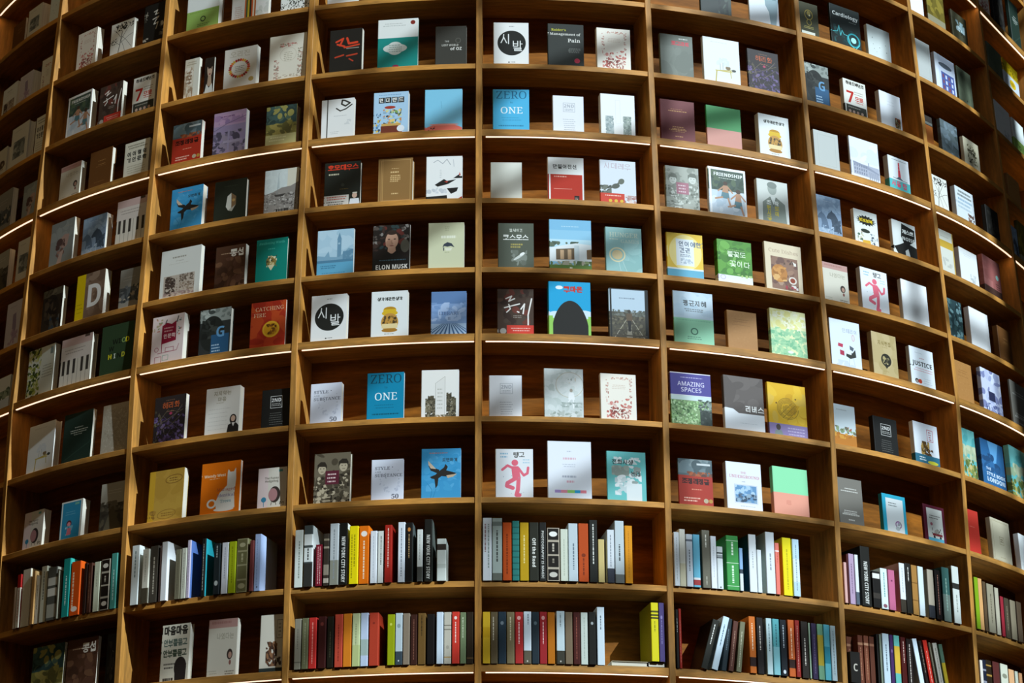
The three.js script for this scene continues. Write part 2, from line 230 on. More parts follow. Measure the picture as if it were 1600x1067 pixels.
const DESIGN = {
  sibal: (d) => d.bg(W).ln(42, 12, 16, 1, 3, '#999').o(50, 68, 41, '#22231f').k('시', 18, 40, 32, W, 3).k('발', 52, 62, 32, W, 3).r(40, 130, 4, 3, INK).ln(46, 130, 16, 1, 3, '#777'),
  pain: (d) => d.bg('#30332e').t("Raider's", 8, 24, 10, '#c8c43a', 'bold serif', 'left').t('Management of', 90, 38, 11, '#d8d8d0', 'bold serif', 'right').t('Pain', 90, 60, 16, '#d8d8d0', 'bold serif', 'right').ln(54, 80, 40, 4, 4, '#777a74').o(80, 120, 8, '#c23a52').r(42, 137, 16, 3, '#b9b9b3'),
  horses: (d) => d.bg('#e6e0d2').n(14, 74, 72, 62, ['#b8655a', '#cf9c90', '#a85a50', '#dcbfb4', '#c98478'], 60, 5).e(50, 52, 30, 30, '#e6e0d2').n(12, 12, 9, 62, ['#c9a394', '#a87868', '#d6bdb0'], 22, 3).n(80, 12, 9, 62, ['#c9a394', '#a87868', '#d6bdb0'], 22, 3).n(22, 10, 56, 8, ['#c9a08f', '#b98070'], 20, 2.6).ln(30, 34, 40, 3, 5, '#d0bfae', 2).n(24, 102, 54, 34, ['#7d4038', '#e3d6c8', '#94544a'], 40, 3.4).l('#7d3a32', 1.6, 26, 132, 36, 112, 44, 120, 54, 106, 62, 122, 76, 114),
  zeroone: (d) => d.bg('#4fb4dd').t('ZERO', 50, 32, 36, '#2c6f92', 'serif').t('to', 50, 48, 9, '#2c6f92', 'serif').t('ONE', 50, 82, 30, '#eef4f4', 'serif').ln(18, 96, 64, 2, 8, '#3a90b8').ln(12, 122, 76, 1, 8, '#2f7fa5', 4),
  zeroone2: (d) => d.bg('#0f86ab').t('ZERO', 50, 32, 36, '#14485c', 'serif').t('to', 50, 48, 9, '#14485c', 'serif').t('ONE', 50, 82, 30, '#eef4f4', 'serif').ln(18, 96, 64, 2, 8, '#0b6a88').ln(12, 122, 76, 1, 8, '#09586f', 4),
  secondw: (d) => d.bg('#e4e7ea').f(32, 28, 38, 34, '#b3b8be', 1.6).t('2ND', 51, 45, 17, '#a9aeb5', 'bold sans-serif').ln(35, 50, 32, 2, 5, '#b5bac0', 3).ln(30, 90, 44, 6, 8, '#a9aeb5', 2),
  secondb: (d) => d.bg('#1b1b19').f(30, 26, 42, 42, '#bdbdb8', 2).t('2ND', 51, 46, 18, '#d8d8d4', 'bold sans-serif').ln(33, 52, 36, 2, 6, '#a8a8a2', 3).ln(24, 86, 54, 6, 8, '#5d5d58', 2.4),
  rocks: (d) => d.bg('#e6e7e3').n(12, 76, 24, 66, ['#9aa8a8', '#8a9896', '#a8b4b2', '#b5bfbd'], 120, 5).n(64, 74, 24, 68, ['#8a9690', '#9aa69c', '#7a867e', '#a9b2aa'], 120, 5).f(42, 20, 14, 80, '#d3d7d7', 0.8),
  rocksdark: (d) => d.bg('#e3e2dc').n(9, 84, 27, 58, ['#57513f', '#3d392d', '#6b6450', '#857d66', '#4a4535'], 170, 4).n(16, 76, 16, 14, ['#57513f', '#3d392d'], 30, 4).n(66, 80, 26, 62, ['#57513f', '#3d392d', '#6b6450', '#857d66', '#4a4535'], 170, 4).n(66, 68, 14, 18, ['#57513f', '#3d392d'], 30, 4).p('#dcdbd5', 36, 40, 62, 20, 62, 142, 36, 142).l('#9b9a90', 0.8, 36, 142, 36, 40, 62, 20, 62, 136).ln(40, 56, 18, 6, 11, '#b5b4aa', 3).n(30, 132, 50, 10, ['#6b6450', '#857d66'], 30, 4),
  plaincream: (d) => d.bg('#dfe0d3'), plainwhite: (d) => d.bg('#e9ebea'), palewhite: (d) => d.bg('#dfe2df').ln(20, 20, 50, 2, 8, '#c3c8c6').n(50, 96, 40, 36, ['#c9cecd', '#b9bfbf'], 12, 7), palegrey: (d) => d.bg('#b9bdb8').f(14, 14, 72, 112, '#a6aba6', 1),
  redbook: (d) => d.bg(W).k('만들어진신', 12, 24, 13, '#33312c', 1.8).r(5, 56, 90, 86, '#b5301c').ln(12, 61, 40, 1, 5, '#e3a898', 4).r(14, 102, 52, 1.4, '#e3a898').r(72, 124, 14, 18, '#2a1d18').ln(74, 130, 10, 2, 4, '#b9a99f'),
  cowred: (d) => d.bg('#d3dae0').k('시데레우', 10, 10, 18, '#b9a6ae', 1.6).n(0, 82, 30, 30, ['#4a4f45', '#6d7266'], 14, 8).e(42, 84, 12, 8, '#565b50', 0, -.4).l('#565b50', 5, 28, 90, 40, 86, 52, 72).e(58, 68, 8, 10, '#656a5c', 0, .6).r(0, 108, 66, 34, '#c9402a').ln(10, 114, 50, 1, 5, '#f0d0c0', 3).o(26, 132, 5, '#d6b43a').o(42, 132, 5, '#d6b43a').o(58, 132, 5, '#d6b43a').n(66, 112, 34, 30, ['#b99a94', '#a57d78', '#d9c9c4'], 16, 6),
  cosmos: (d) => d.bg('#575d50').k('칼세이건', 30, 18, 9, '#d5d8cc', 1.2).k('코스모스', 13, 37, 17, '#f0f1ea', 2.4).ln(32, 64, 36, 2, 8, '#a89c5a', 5).n(30, 84, 50, 50, ['#6d7468', '#656b60', '#7f867c'], 18, 9).e(58, 104, 20, 4, '#c9cec6', 0, -.6).e(66, 96, 8, 4, '#eceee9', 0, -.6),
  house: (d) => d.bg('#8fc4de').r(0, 0, 100, 30, '#7db8d8').r(0, 56, 100, 20, '#b9dbe6').ln(22, 18, 56, 1, 5, '#a9d0e3', 3).n(0, 62, 70, 16, ['#4a5a4c', '#5d6b58'], 14, 7).p('#dfe6e6', 0, 80, 62, 66, 100, 70, 100, 126, 0, 118).p('#6d5b44', 14, 84, 58, 80, 58, 112, 14, 114).r(24, 86, 9, 26, '#c9a883').r(42, 84, 9, 28, '#c9a883').r(58, 72, 12, 54, '#c9d6d8').p('#7d6448', 88, 84, 100, 82, 100, 110, 88, 110).n(0, 116, 100, 14, ['#8fa070', '#5d7048', '#b0ae98'], 20, 8).r(0, 128, 100, 14, '#5f7f3c').ln(46, 133, 8, 1, 4, '#e6e6d8', 5),
  hunger: (d) => d.bg('#8ab3b0').n(50, 0, 50, 142, ['#93bbb8', '#84aeab'], 12, 20).t('HUNGER', 8, 30, 19, '#c3ceb9', 'serif', 'left').t('GAMES', 40, 48, 15, '#b9c9bb', 'serif', 'left').ln(8, 36, 30, 1, 4, '#b9c9bb', 3).o(30, 86, 21, '#d9cfa6', 4).o(30, 86, 15, '#c9b88c').l('#b9d0cc', 1, 34, 108, 40, 142).l('#b9d0cc', 1, 44, 104, 58, 142),
  brush: (d) => d.bg('#4a3a30').n(0, 0, 100, 110, ['#5d473a', '#3d2f28', '#6b3a30', '#4f4238'], 30, 12).l('#ece9e2', 4, 22, 30, 38, 22, 30, 38, 46, 30).l('#ece9e2', 4, 18, 58, 60, 46).l('#ece9e2', 3.6, 30, 48, 34, 62, 24, 72).l('#ece9e2', 4, 54, 70, 58, 72).l('#ece9e2', 4, 64, 62, 74, 46, 70, 76).l('#ece9e2', 4, 94, 30, 84, 80, 84, 120).r(24, 112, 76, 30, '#cf4234').ln(36, 120, 54, 2, 7, '#eab9ae', 3).o(14, 130, 9, '#a9a49c').ln(40, 82, 30, 2, 5, '#a39a90'),
  bear: (d) => d.bg('#1b9fcf').e(82, 88, 26, 14, '#cfe2ee').e(14, 90, 18, 12, '#cfe2ee').r(0, 96, 100, 46, '#8fc65a').e(50, 150, 46, 100, '#24231f').r(0, 90, 8, 52, '#8fc65a').r(93, 90, 7, 52, '#8fc65a').e(24, 16, 9, 5, '#e8eef0').k('쿠마온', 36, 13, 14, '#c9301f', 3),
  railway: (d) => d.bg('#1d1f1c').r(5, 3, 86, 66, '#b3c6d2').ln(20, 26, 50, 1, 4, '#7d8c98', 3).r(5, 66, 86, 76, '#4a463a').n(5, 60, 86, 18, ['#5d6258', '#6d7068', '#4f5248'], 60, 4).n(5, 78, 86, 64, ['#57523f', '#3d392f', '#6b6552'], 120, 4).p('#8a8474', 48, 78, 52, 78, 58, 142, 42, 142).l('#b0aa96', 1.4, 47, 80, 12, 138).l('#b0aa96', 1.4, 53, 80, 88, 138).l('#4a4438', 2, 30, 100, 70, 100).l('#4a4438', 3, 18, 116, 82, 116).l('#4a4438', 4, 6, 132, 94, 132).e(50, 64, 4, 5, '#3d3830').p('#5d4d3a', 43, 70, 57, 70, 58, 92, 42, 92).p('#25231f', 45, 90, 55, 90, 53, 120, 47, 120),
  moon: (d) => d.bg('#cbd3d0').n(0, 0, 100, 142, ['#c3ccc8', '#d2d9d6', '#bcc6c1'], 60, 12).o(64, 46, 35, '#d5dbd8').n(34, 16, 60, 60, ['#d9dedb', '#ccd4d0'], 26, 8).o(64, 46, 35.5, '#b5a98c', 1).n(60, 24, 20, 34, ['#a9aea6', '#bfae94', '#8f9a94'], 7, 2).e(68, 62, 4, 5, '#a39a8c').p('#e6e9e8', 62, 68, 74, 68, 78, 88, 60, 88).l('#e9eceb', 3, 65, 88, 54, 106).l('#e9eceb', 3, 73, 87, 74, 112).n(40, 96, 56, 14, ['#a3aea8', '#98a49e', '#b5beb8'], 30, 4).n(6, 116, 88, 24, ['#b0b8b1', '#c3cac5', '#9aa59c'], 40, 4),
  runner: (d) => d.bg('#e3e6e8').ln(10, 12, 22, 2, 9, '#8fb8cf', 4).k('탱고', 46, 10, 15, '#4a4740', 2).ln(70, 30, 22, 2, 8, '#a9c9d9', 3).runner('#e0697c').n(12, 40, 80, 90, ['#a9b4bd'], 12, 1.2),
  colorbar: (d) => d.bg('#e4e8ee').ln(42, 24, 14, 1, 4, '#b5bac6').ln(30, 40, 40, 1, 4, '#d9b5bf', 5).ln(32, 56, 36, 2, 5, '#c3c8d2').ln(28, 84, 44, 1, 4, '#aab0bc', 5).ln(40, 96, 20, 1, 4, '#d9a9b5', 5).r(14, 119, 14, 7, '#a98fc9').r(28, 119, 15, 7, '#e08a9c').r(43, 119, 17, 7, '#8fcf6a').r(60, 119, 13, 7, '#2a9fcf').r(73, 119, 14, 7, '#e0808c'),
  tealface: (d) => d.bg('#63b5b2').n(16, 16, 70, 20, ['#c9d4d2', '#dde3e1'], 18, 8).n(10, 40, 46, 30, ['#9aa59a', '#8a968c'], 16, 10).n(18, 64, 70, 60, ['#dde3e2', '#cfd8d7', '#b9c8c8'], 34, 10).r(48, 90, 40, 52, '#d3dad9').n(50, 40, 36, 50, ['#d9dfdd', '#8f9a94'], 14, 8).k('전화사생', 12, 24, 13, '#2f3a38', 1.8).k('논리', 60, 56, 13, '#2f3a38', 1.8),
  handsu: (d) => d.bg('#1c1b18').l('#cf3f24', 6, 18, 40, 40, 30, 30, 52).l('#cf3f24', 6, 22, 48, 44, 56).l('#cf3f24', 7, 52, 30, 58, 48, 84, 46).l('#cf3f24', 5, 44, 60, 90, 54).r(50, 62, 40, 3, '#8f8a80').l('#b03a22', 5, 16, 90, 42, 84).l('#b03a22', 5, 52, 88, 84, 84).l('#b03a22', 4, 60, 98, 72, 106),
  tealplaque: (d) => d.bg('#dfe3de').ln(10, 12, 60, 2, 6, '#b5bab6').o(86, 12, 6, '#7d2a20').r(0, 54, 100, 88, '#15857c').e(42, 84, 30, 13, '#d6ddd6').e(42, 84, 20, 19, '#d6ddd6').ln(24, 74, 36, 4, 6, '#8aa39a').e(44, 136, 8, 5, '#8f2a4a'),
  oz: (d) => d.bg('#3b3a34').t('THE', 28, 58, 8, '#a9a8a0', 'bold sans-serif', 'left').t('LOST WORLD', 18, 72, 9, '#bcbbb2', 'bold sans-serif', 'left').t('of OZ', 46, 86, 15, '#d8d7cf', 'bold sans-serif', 'left').o(72, 52, 8, '#5d5c54', 2),
  gwhite: (d) => d.bg(W).r(15, 0, 3, 142, '#35332d').l('#33312b', 5, 62, 6, 60, 20, 72, 28, 86, 18, 70, 8, 62, 6).l('#33312b', 4, 92, 24, 74, 38, 56, 44, 44, 34).ln(34, 60, 46, 1, 4, '#c3c5c2').n(70, 76, 22, 18, ['#d3d6d4'], 8, 5).ln(26, 116, 30, 2, 6, '#c9cbc8'),
  wonder: (d) => { d.bg('#a9cbe3').ln(14, 8, 70, 1, 4, '#7fa5c6', 3); [0, 1, 2, 3].forEach((i) => d.r(13 + i * 19, 18, 17, 19, '#2a2c2a').k('원더랜드'[i], 14.5 + i * 19, 21, 13, '#eef0ea', 2)); d.e(46, 52, 16, 5, '#a5392a').n(26, 58, 54, 50, ['#c9d4a8', '#e6c878', '#c98a5a', '#8fb0c6', '#7da05a', '#3a4a52'], 60, 5).r(22, 106, 56, 10, '#c9a25a').r(20, 114, 62, 26, '#6d3526').o(78, 124, 11, '#dfe6ea').n(2, 70, 18, 66, ['#7da5c6', '#5d84a8', '#d9b54a', '#3a4a5a'], 22, 4); },
  skymound: (d) => d.bg('#7dc0da').e(50, 150, 62, 34, '#d9705f').e(50, 118, 40, 3, '#e38f7f').n(6, 124, 22, 14, ['#5a2a26', '#8a3a32'], 6, 2.5).l('#5d9fbc', 1, 42, 40, 44, 64),
  homo: (d) => d.bg('#1d211c').k('호모데우스', 8, 10, 16, '#d23a22', 3).ln(8, 36, 34, 1, 4, '#c9c4a8', 5).o(50, 74, 5, '#33382f').ln(40, 86, 26, 1, 4, '#6d5a2a').r(0, 106, 68, 36, '#cdc9c0').ln(4, 110, 60, 2, 7, '#b05a4a', 3).ln(4, 126, 56, 2, 7, '#57534a', 3).e(84, 110, 7, 9, '#c9a893').p('#d9dde0', 72, 120, 96, 120, 99, 142, 68, 142).r(78, 100, 13, 4, '#cfcabb'),
  bronze: (d) => d.bg('#8f6c3e').f(7, 6, 86, 130, '#b8925c', 1.6).r(10, 0, 2, 142, '#b08a54').ln(36, 32, 26, 1, 4, '#d6b680', 2).ln(32, 42, 32, 1, 4, '#d6b680', 5).ln(32, 54, 32, 4, 6, '#d0ae78', 4).ln(36, 112, 26, 1, 4, '#d6b680', 4),
  birds: (d) => d.bg(W).l('#a9adb0', 2, 18, 20, 30, 12, 44, 24, 56, 10, 66, 28).l('#c3c6c8', 2, 74, 12, 76, 34).ln(36, 44, 6, 5, 6, '#b3b6b8').p('#23221f', 22, 92, 48, 74, 56, 80, 82, 76, 60, 90, 30, 98).p('#23221f', 74, 72, 90, 60, 92, 66, 100, 66, 100, 72).p('#b53a2c', 48, 82, 60, 80, 56, 86).p('#b53a2c', 90, 62, 92, 52, 95, 64).p('#1f1e1b', 56, 104, 88, 102, 84, 114, 68, 122).p('#24231f', 0, 130, 56, 126, 58, 142, 0, 142).p('#a93226', 80, 142, 100, 130, 100, 142).n(0, 98, 56, 22, ['#cfd3d6', '#c3c8cb'], 10, 7),
  clock: (d) => d.bg('#a9c9d9').n(0, 0, 100, 70, ['#b3d0de', '#a2c4d5'], 14, 24).r(54, 32, 11, 60, '#6a93ab').p('#6a93ab', 53, 32, 59.5, 10, 66, 32).o(59, 44, 3, '#9fc0d0').p('#7ba3b9', 0, 78, 20, 82, 30, 66, 34, 84, 60, 86, 86, 60, 100, 66, 100, 110, 0, 110).n(70, 64, 30, 30, ['#5f8aa3', '#6a93ab'], 12, 9).r(0, 94, 100, 8, '#4f7f9a').r(0, 102, 100, 40, '#5fa3c2').ln(8, 110, 44, 2, 6, '#3f7a98', 3).ln(10, 132, 70, 1, 4, '#4a88a6', 3),
  portrait: (d) => d.bg('#201b18').n(0, 0, 100, 80, ['#3a2a24', '#4f4640', '#7d7872', '#5d2a24', '#2a3a3a'], 70, 6).e(86, 66, 12, 20, '#57554a').e(50, 40, 20, 24, '#33261f').e(50, 48, 17.5, 26, '#b58e76').e(50, 25, 13, 6, '#33261f').e(43, 58, 10, 12, '#a07a64').p('#b58e76', 40, 66, 60, 66, 62, 88, 38, 88).e(42, 44, 3.5, 1.6, '#3d2a22').e(58, 44, 3.5, 1.6, '#3d2a22').l('#8f6a56', 2, 50, 46, 49, 56, 53, 57).e(50, 64, 6, 1.6, '#7d4a40').p('#1c1a18', 20, 100, 38, 80, 50, 90, 62, 80, 84, 100, 90, 142, 10, 142).r(0, 102, 100, 40, '#1b1a17').ln(10, 106, 80, 1, 4, '#3f5a66', 3).t('ELON MUSK', 50, 134, 19, '#d9d6ce', 'bold sans-serif'),
  umbrella: (d) => d.bg('#c9cba8').ln(44, 12, 14, 3, 5, '#b3b592', 3).ln(30, 40, 50, 1, 4, '#e9ead6', 8).p('#38404a', 38, 76, 42, 66, 52, 60, 64, 64, 72, 76, 62, 72, 52, 74, 44, 72).p('#dcdcc6', 44, 78, 66, 78, 62, 86, 48, 86).r(40, 76, 3, 10, '#4a5058').ln(44, 90, 14, 1, 4, '#a9ab88'),
  jar: (d) => d.bg('#dfe3e0').k('생각에관한생각', 15, 20, 9.4, '#33352f', 1.7).e(50, 56, 17, 8, '#b98a24').r(32, 56, 36, 14, '#d9b42c').e(50, 68, 22, 9, '#d6b02a').e(50, 96, 24, 28, '#c08f42').n(30, 76, 40, 24, ['#3d3220', '#5d4a2a', '#8a6a34'], 30, 4).r(28, 100, 44, 14, '#e3cf9a').e(50, 120, 22, 6, '#a8772f').ln(34, 130, 32, 1, 4, '#8a8c84'),
  library: (d) => { d.bg('#7d9bc4').r(0, 0, 100, 40, '#5d7da8').n(0, 36, 100, 60, ['#8ba6cc', '#a3b9d8', '#7392bc'], 30, 12).t('THE', 50, 60, 8, '#4f6488', 'serif').t('LIBRARY', 50, 76, 14, '#4a5f84', 'serif').t('II', 50, 92, 12, '#4a5f84', 'serif').r(0, 104, 100, 38, '#a3bcd6'); for (let i = -5; i <= 5; i++) d.p('#3f5f86', 50 + i * 4, 104, 52 + i * 4, 104, 54 + i * 15, 142, 48 + i * 15, 142); },
  style: (d) => d.bg('#dde2ee').t('STYLE', 8, 36, 15, '#6d727e', 'bold serif', 'left').t('AND', 8, 47, 9, '#8a8f9a', 'serif', 'left').t('SUBSTANCE', 8, 61, 14.5, '#6d727e', 'bold serif', 'left').n(10, 66, 80, 60, ['#c3c9d9', '#cfd5e3'], 16, 5).n(40, 8, 50, 90, ['#5d6270'], 5, 1.6).t('50', 74, 136, 22, '#3a3f4c', 'bold serif'),
  kids: (d) => twins(d, '#6b6250', '#4a4234', '#b3a68c', '#2e2820').r(30, 50, 38, 38, '#5a2330').ln(35, 58, 26, 3, 10, '#d9c3bd', 4),
  kidspale: (d) => twins(d, '#a8aca0', '#8f9488', '#cdd2c8', '#6f7468').r(30, 52, 38, 38, '#a8707c').ln(35, 60, 26, 3, 10, '#d9c3c6', 4),
  swallow: (d) => d.bg('#3d94c4').n(0, 10, 100, 110, ['#489cca', '#429ac8', '#53a4d0', '#3890c0'], 50, 12).ln(14, 12, 64, 1, 4, '#c9705a', 2).k('오만하게', 52, 28, 9, '#2f4a58', 1.6).p('#2a2723', 46, 62, 56, 54, 60, 44, 66, 52, 62, 62, 88, 70, 70, 80, 50, 78, 42, 84, 40, 104, 35, 112, 32, 86, 24, 84, 20, 80, 34, 74).p('#2a2723', 44, 72, 22, 62, 16, 48, 26, 52, 44, 60).p('#c9b59c', 15, 34, 24, 44, 36, 58, 22, 56, 16, 46).p('#bfa88c', 62, 76, 90, 72, 80, 80, 66, 84).l('#2a7aa8', 1.2, 14, 98, 26, 116, 22, 138).l('#2a7aa8', 1.2, 36, 114, 28, 140),
  darkgreen: (d) => d.bg('#2a302a').n(56, 0, 44, 142, ['#343c34', '#4a544a', '#232823'], 30, 8).r(90, 0, 10, 142, '#3d463e'),
  greyfig: (d) => d.bg('#dfe5e8').p('#8fa5ac', 52, 50, 92, 30, 100, 60, 88, 142, 70, 142, 66, 100, 54, 80).e(66, 40, 9, 11, '#7d949c').p('#6d848c', 80, 20, 94, 30, 92, 60, 78, 60),
  greyred: (d) => d.bg('#6f756a').ln(54, 10, 36, 1, 4, '#cfd2ca', 4).k('로고라피', 34, 22, 13, '#c9404a', 2.6).n(0, 40, 100, 102, ['#6a7065', '#747a6f'], 14, 26),
  table: (d) => d.bg('#dcdfdb').ln(14, 12, 60, 1, 4, '#c9cbc6').l('#b3a24a', 3, 30, 138, 34, 102, 78, 96).l('#b3a24a', 2, 72, 98, 74, 120).r(30, 100, 48, 3, '#bfae58').e(66, 90, 7, 6, '#7d6a4a').e(82, 96, 6, 4, '#3d4038').l('#9aa6a6', 1.4, 44, 70, 44, 98).l('#9aa6a6', 1.4, 52, 62, 52, 96).n(30, 60, 40, 26, ['#cfd6d8'], 8, 8),
  fire: (d) => { d.bg('#2c2524').n(0, 60, 100, 80, ['#3a2c48', '#4a3a5c', '#2c2430', '#5a4a70', '#6a5a86'], 110, 5); for (let i = 0; i < 22; i++) d.l(['#8a7d5a', '#6a5a80', '#5d5044'][i % 3], 0.8, rnd() * 100, 30 + rnd() * 110, rnd() * 100, 40 + rnd() * 100); d.n(0, 30, 14, 110, ['#6a6448', '#4a4434'], 14, 3).ln(34, 12, 34, 1, 4, '#7d5a44').k('해리화', 24, 20, 18, '#b5562c', 2.2).ln(38, 46, 28, 1, 4, '#9a6a54').e(52, 54, 5, 4, '#a83a5a'); },
  maroon: (d) => d.bg('#6e2b2c').ln(26, 30, 46, 1, 4, '#a8704e', 2).ln(16, 36, 70, 1, 4, '#c99a5e', 3).ln(32, 90, 38, 2, 6, '#c99a5e', 3).ln(18, 100, 66, 1, 4, '#c99a5e', 3).ln(26, 106, 50, 1, 4, '#b0804e', 2).ln(40, 122, 24, 1, 4, '#c99a5e', 3),
  split: (d) => d.bg('#c98f80').r(0, 0, 100, 78, '#3f8f50'), split2: (d) => d.bg('#e59c84').r(0, 0, 100, 76, '#8ad9a4').n(34, 96, 14, 14, ['#dc9079'], 6, 6),
  friend: (d) => d.bg('#eceeed').r(6, 8, 88, 128, '#4a5a4c').n(6, 8, 88, 60, ['#3a4a3c', '#57684f', '#44544a'], 30, 10).r(6, 68, 88, 68, '#c3d0da').n(6, 70, 88, 66, ['#d3dde4', '#b3c4d0'], 16, 14).t('FRIENDSHIP', 52, 25, 13.5, '#eef0ea', 'bold sans-serif').ln(26, 30, 50, 1, 4, '#cdd3c8', 2).boys('#b58a6c', '#4a3a2c'),
  suit: (d) => { d.bg('#ccd0c8').e(48, 28, 15, 20, '#9aa39a').e(48, 16, 16, 11, '#7d867e').p('#7f877c', 12, 142, 14, 76, 40, 54, 60, 54, 88, 74, 92, 142).p('#d3d8d2', 40, 54, 58, 54, 52, 84).l('#5d655c', 2, 40, 56, 50, 86, 60, 56); '조작된도시미궁'.split('').forEach((s, i) => d.k(s, i % 2 ? 54 : 28, 68 + (i >> 1) * 17, 14, i < 2 ? '#e3e6de' : '#c9b53a', 2.4)); },
  yellowblue: (d) => d.bg('#e6bf3a').e(50, 60, 46, 56, '#f0dc8a').r(24, 18, 50, 84, '#dfe6ea').k('언어에한갈', 32, 26, 15, '#6d7886', 2.4).k('건권', 34, 46, 15, '#6d7886', 2.4).ln(34, 66, 36, 2, 5, '#8a95a2', 3).n(36, 76, 34, 20, ['#c3ced6', '#aebac4'], 12, 5).r(0, 112, 100, 30, '#5fa9c4').r(0, 110, 100, 5, '#dfe8e6'),
  green: (d) => d.bg('#4f8c2f').n(0, 0, 100, 110, ['#5d9a38', '#437d28', '#6aa846', '#3a7024'], 50, 13).ln(22, 30, 60, 1, 4, '#8fbf6a', 2).k('풀꽃도', 28, 36, 17, '#e6efd9', 2).k('꽃이다', 34, 66, 19, '#e6efd9', 2).r(0, 114, 100, 28, '#dfe6dc').o(12, 122, 7, '#b9a9c9', 2).n(50, 108, 48, 10, ['#a9c27a'], 8, 5),
  cook: (d) => d.bg('#d8c8aa').t('Cute Dishes', 50, 28, 15, '#a8927a', 'serif').r(14, 40, 74, 94, '#8a6a58').n(14, 40, 74, 94, ['#9a7862', '#7a5848', '#a88a74', '#6d5046'], 30, 9).e(36, 88, 22, 26, '#b57a3c').n(18, 68, 38, 42, ['#c98f4c', '#a06a30', '#d6a868'], 22, 8).o(72, 104, 11, '#d8cfc2').o(72, 104, 7, '#8a3a20').n(50, 118, 36, 14, ['#a03a44', '#d9d3cc', '#6d4a3c'], 14, 5).n(44, 44, 40, 16, ['#e3dcd0', '#5a4438'], 8, 5),
  mint: (d) => d.bg('#b9cdd9').n(0, 0, 100, 66, ['#c3d4de', '#b0c6d4'], 12, 22).k('평균지혜', 24, 24, 14, '#4a5052', 2).ln(26, 46, 52, 2, 5, '#6d7678', 2).r(0, 72, 100, 70, '#8fc9a4').ln(4, 76, 92, 1, 4, '#7ab592', 2).o(50, 106, 8, '#3d6a54', 3).ln(28, 120, 44, 2, 5, '#5d8a72', 2),
  kraft: (d) => d.bg('#a87842').n(0, 0, 100, 142, ['#ab7b45', '#a5753f', '#ad7e48'], 120, 3).ln(18, 30, 60, 2, 8, '#8a5f30', 2).ln(14, 50, 70, 1, 4, '#8f6434', 2), kraftdark: (d) => d.bg('#6a4420').ln(34, 40, 46, 2, 14, '#a87c48', 2.4).ln(24, 60, 60, 1, 4, '#8a6034', 2).ln(20, 118, 60, 1, 4, '#8a6034', 2),
  watercolor: (d) => d.bg('#e0e1ae').n(0, 0, 100, 60, ['#e6e6bc', '#ded88c', '#ecebd0', '#e3e2a4'], 120, 8).n(0, 56, 100, 86, ['#a9cfa0', '#8fbf94', '#7ab58a', '#c3d9a8', '#99c79a'], 240, 7).n(40, 22, 20, 40, ['#c9c48a', '#d3cf9a'], 20, 2.4).e(52, 126, 8, 4, '#dfe6dc'),
  amazing: (d) => d.bg('#4b4590').r(0, 0, 100, 3, '#dfe0e6').ln(20, 12, 60, 1, 4, '#b9b5d9', 2).t('AMAZING', 50, 36, 15.5, '#e3e1f0', 'sans-serif').t('SPACES', 50, 52, 15.5, '#e3e1f0', 'sans-serif').r(0, 60, 100, 2, '#e6e8ea').r(0, 62, 100, 80, '#7d9a6a').r(0, 62, 100, 12, '#c9dcd8').n(0, 74, 100, 68, ['#5d8450', '#8fb57a', '#3d6038', '#a9cf94', '#6f9a5c', '#b9d6a8'], 260, 3.4).n(66, 70, 34, 30, ['#3d4a44', '#57605a', '#8a9a90'], 40, 4).r(70, 98, 30, 44, '#38423c').n(70, 98, 30, 44, ['#2f3a34', '#4a554e', '#57605a'], 30, 4).n(0, 120, 60, 20, ['#a9cf94', '#8fb57a', '#c3dcb0'], 60, 3),
  river: (d) => d.bg('#5d5550').n(0, 0, 100, 90, ['#655d58', '#564e49'], 12, 24).k('리버스', 52, 76, 15, '#ecebe6', 2.4).r(0, 98, 100, 44, '#e3e7ea').p('#e3e7ea', 0, 84, 20, 86, 34, 96, 100, 96, 100, 104, 0, 104).ln(34, 120, 50, 1, 4, '#cdd2d6'),
  maze: (d) => { d.bg('#d9ab1c').n(0, 0, 100, 106, ['#dfb52c', '#cf9f14', '#d6b040'], 18, 18); for (let i = 0; i < 8; i++) { d.c.strokeStyle = '#8f6f14'; d.c.lineWidth = 1.3; d.c.beginPath(); d.c.arc(50, 66, 28 - i * 3.2, i, i + 5); d.c.stroke(); } d.l('#8f6f14', 1.3, 30, 84, 62, 50).l('#8f6f14', 1.3, 36, 92, 70, 56).l('#8f6f14', 1.3, 48, 96, 74, 68).r(0, 108, 100, 34, '#8a7ba8').ln(46, 116, 48, 3, 8, '#b5aaca', 3).e(22, 118, 6, 8, '#4a3f3a').p('#7d8a86', 10, 142, 14, 126, 30, 126, 36, 142).o(20, 54, 2, '#5a3a14').o(72, 38, 2, '#5a3a14'); },
  redteal: (d) => d.bg('#a8301e').r(0, 0, 100, 50, '#57686c').n(0, 0, 100, 44, ['#6a7c80', '#4a5a5e', '#7d8c8e'], 22, 16).r(54, 12, 40, 6, '#c9d0d0').n(0, 38, 100, 14, ['#7d4a34', '#a85a34', '#57403a'], 16, 9).k('조정래정글', 10, 60, 15, '#33100a', 3).ln(34, 90, 34, 1, 4, '#d98a70', 3).ln(10, 116, 52, 2, 8, '#e6b9a5', 4).o(78, 124, 7, '#b5a88a').o(92, 124, 6, '#b5883a'),
  under: (d) => d.bg('#dfe3ea').t('THE', 48, 34, 8, '#b5606a', 'serif').t('UNDERGROUND', 50, 46, 11.5, '#b5505c', 'serif').ln(42, 56, 14, 1, 4, '#9aa0aa', 2).r(22, 68, 62, 50, '#5f8db5').f(20, 66, 66, 54, '#a9b0ba', 1).n(22, 68, 62, 28, ['#7da8ca', '#4a7aa5', '#a9c6dc'], 26, 7).n(22, 92, 62, 26, ['#33485c', '#4f6478', '#8aa5b8'], 30, 6).ln(36, 128, 44, 1, 4, '#b3b8c2', 2),
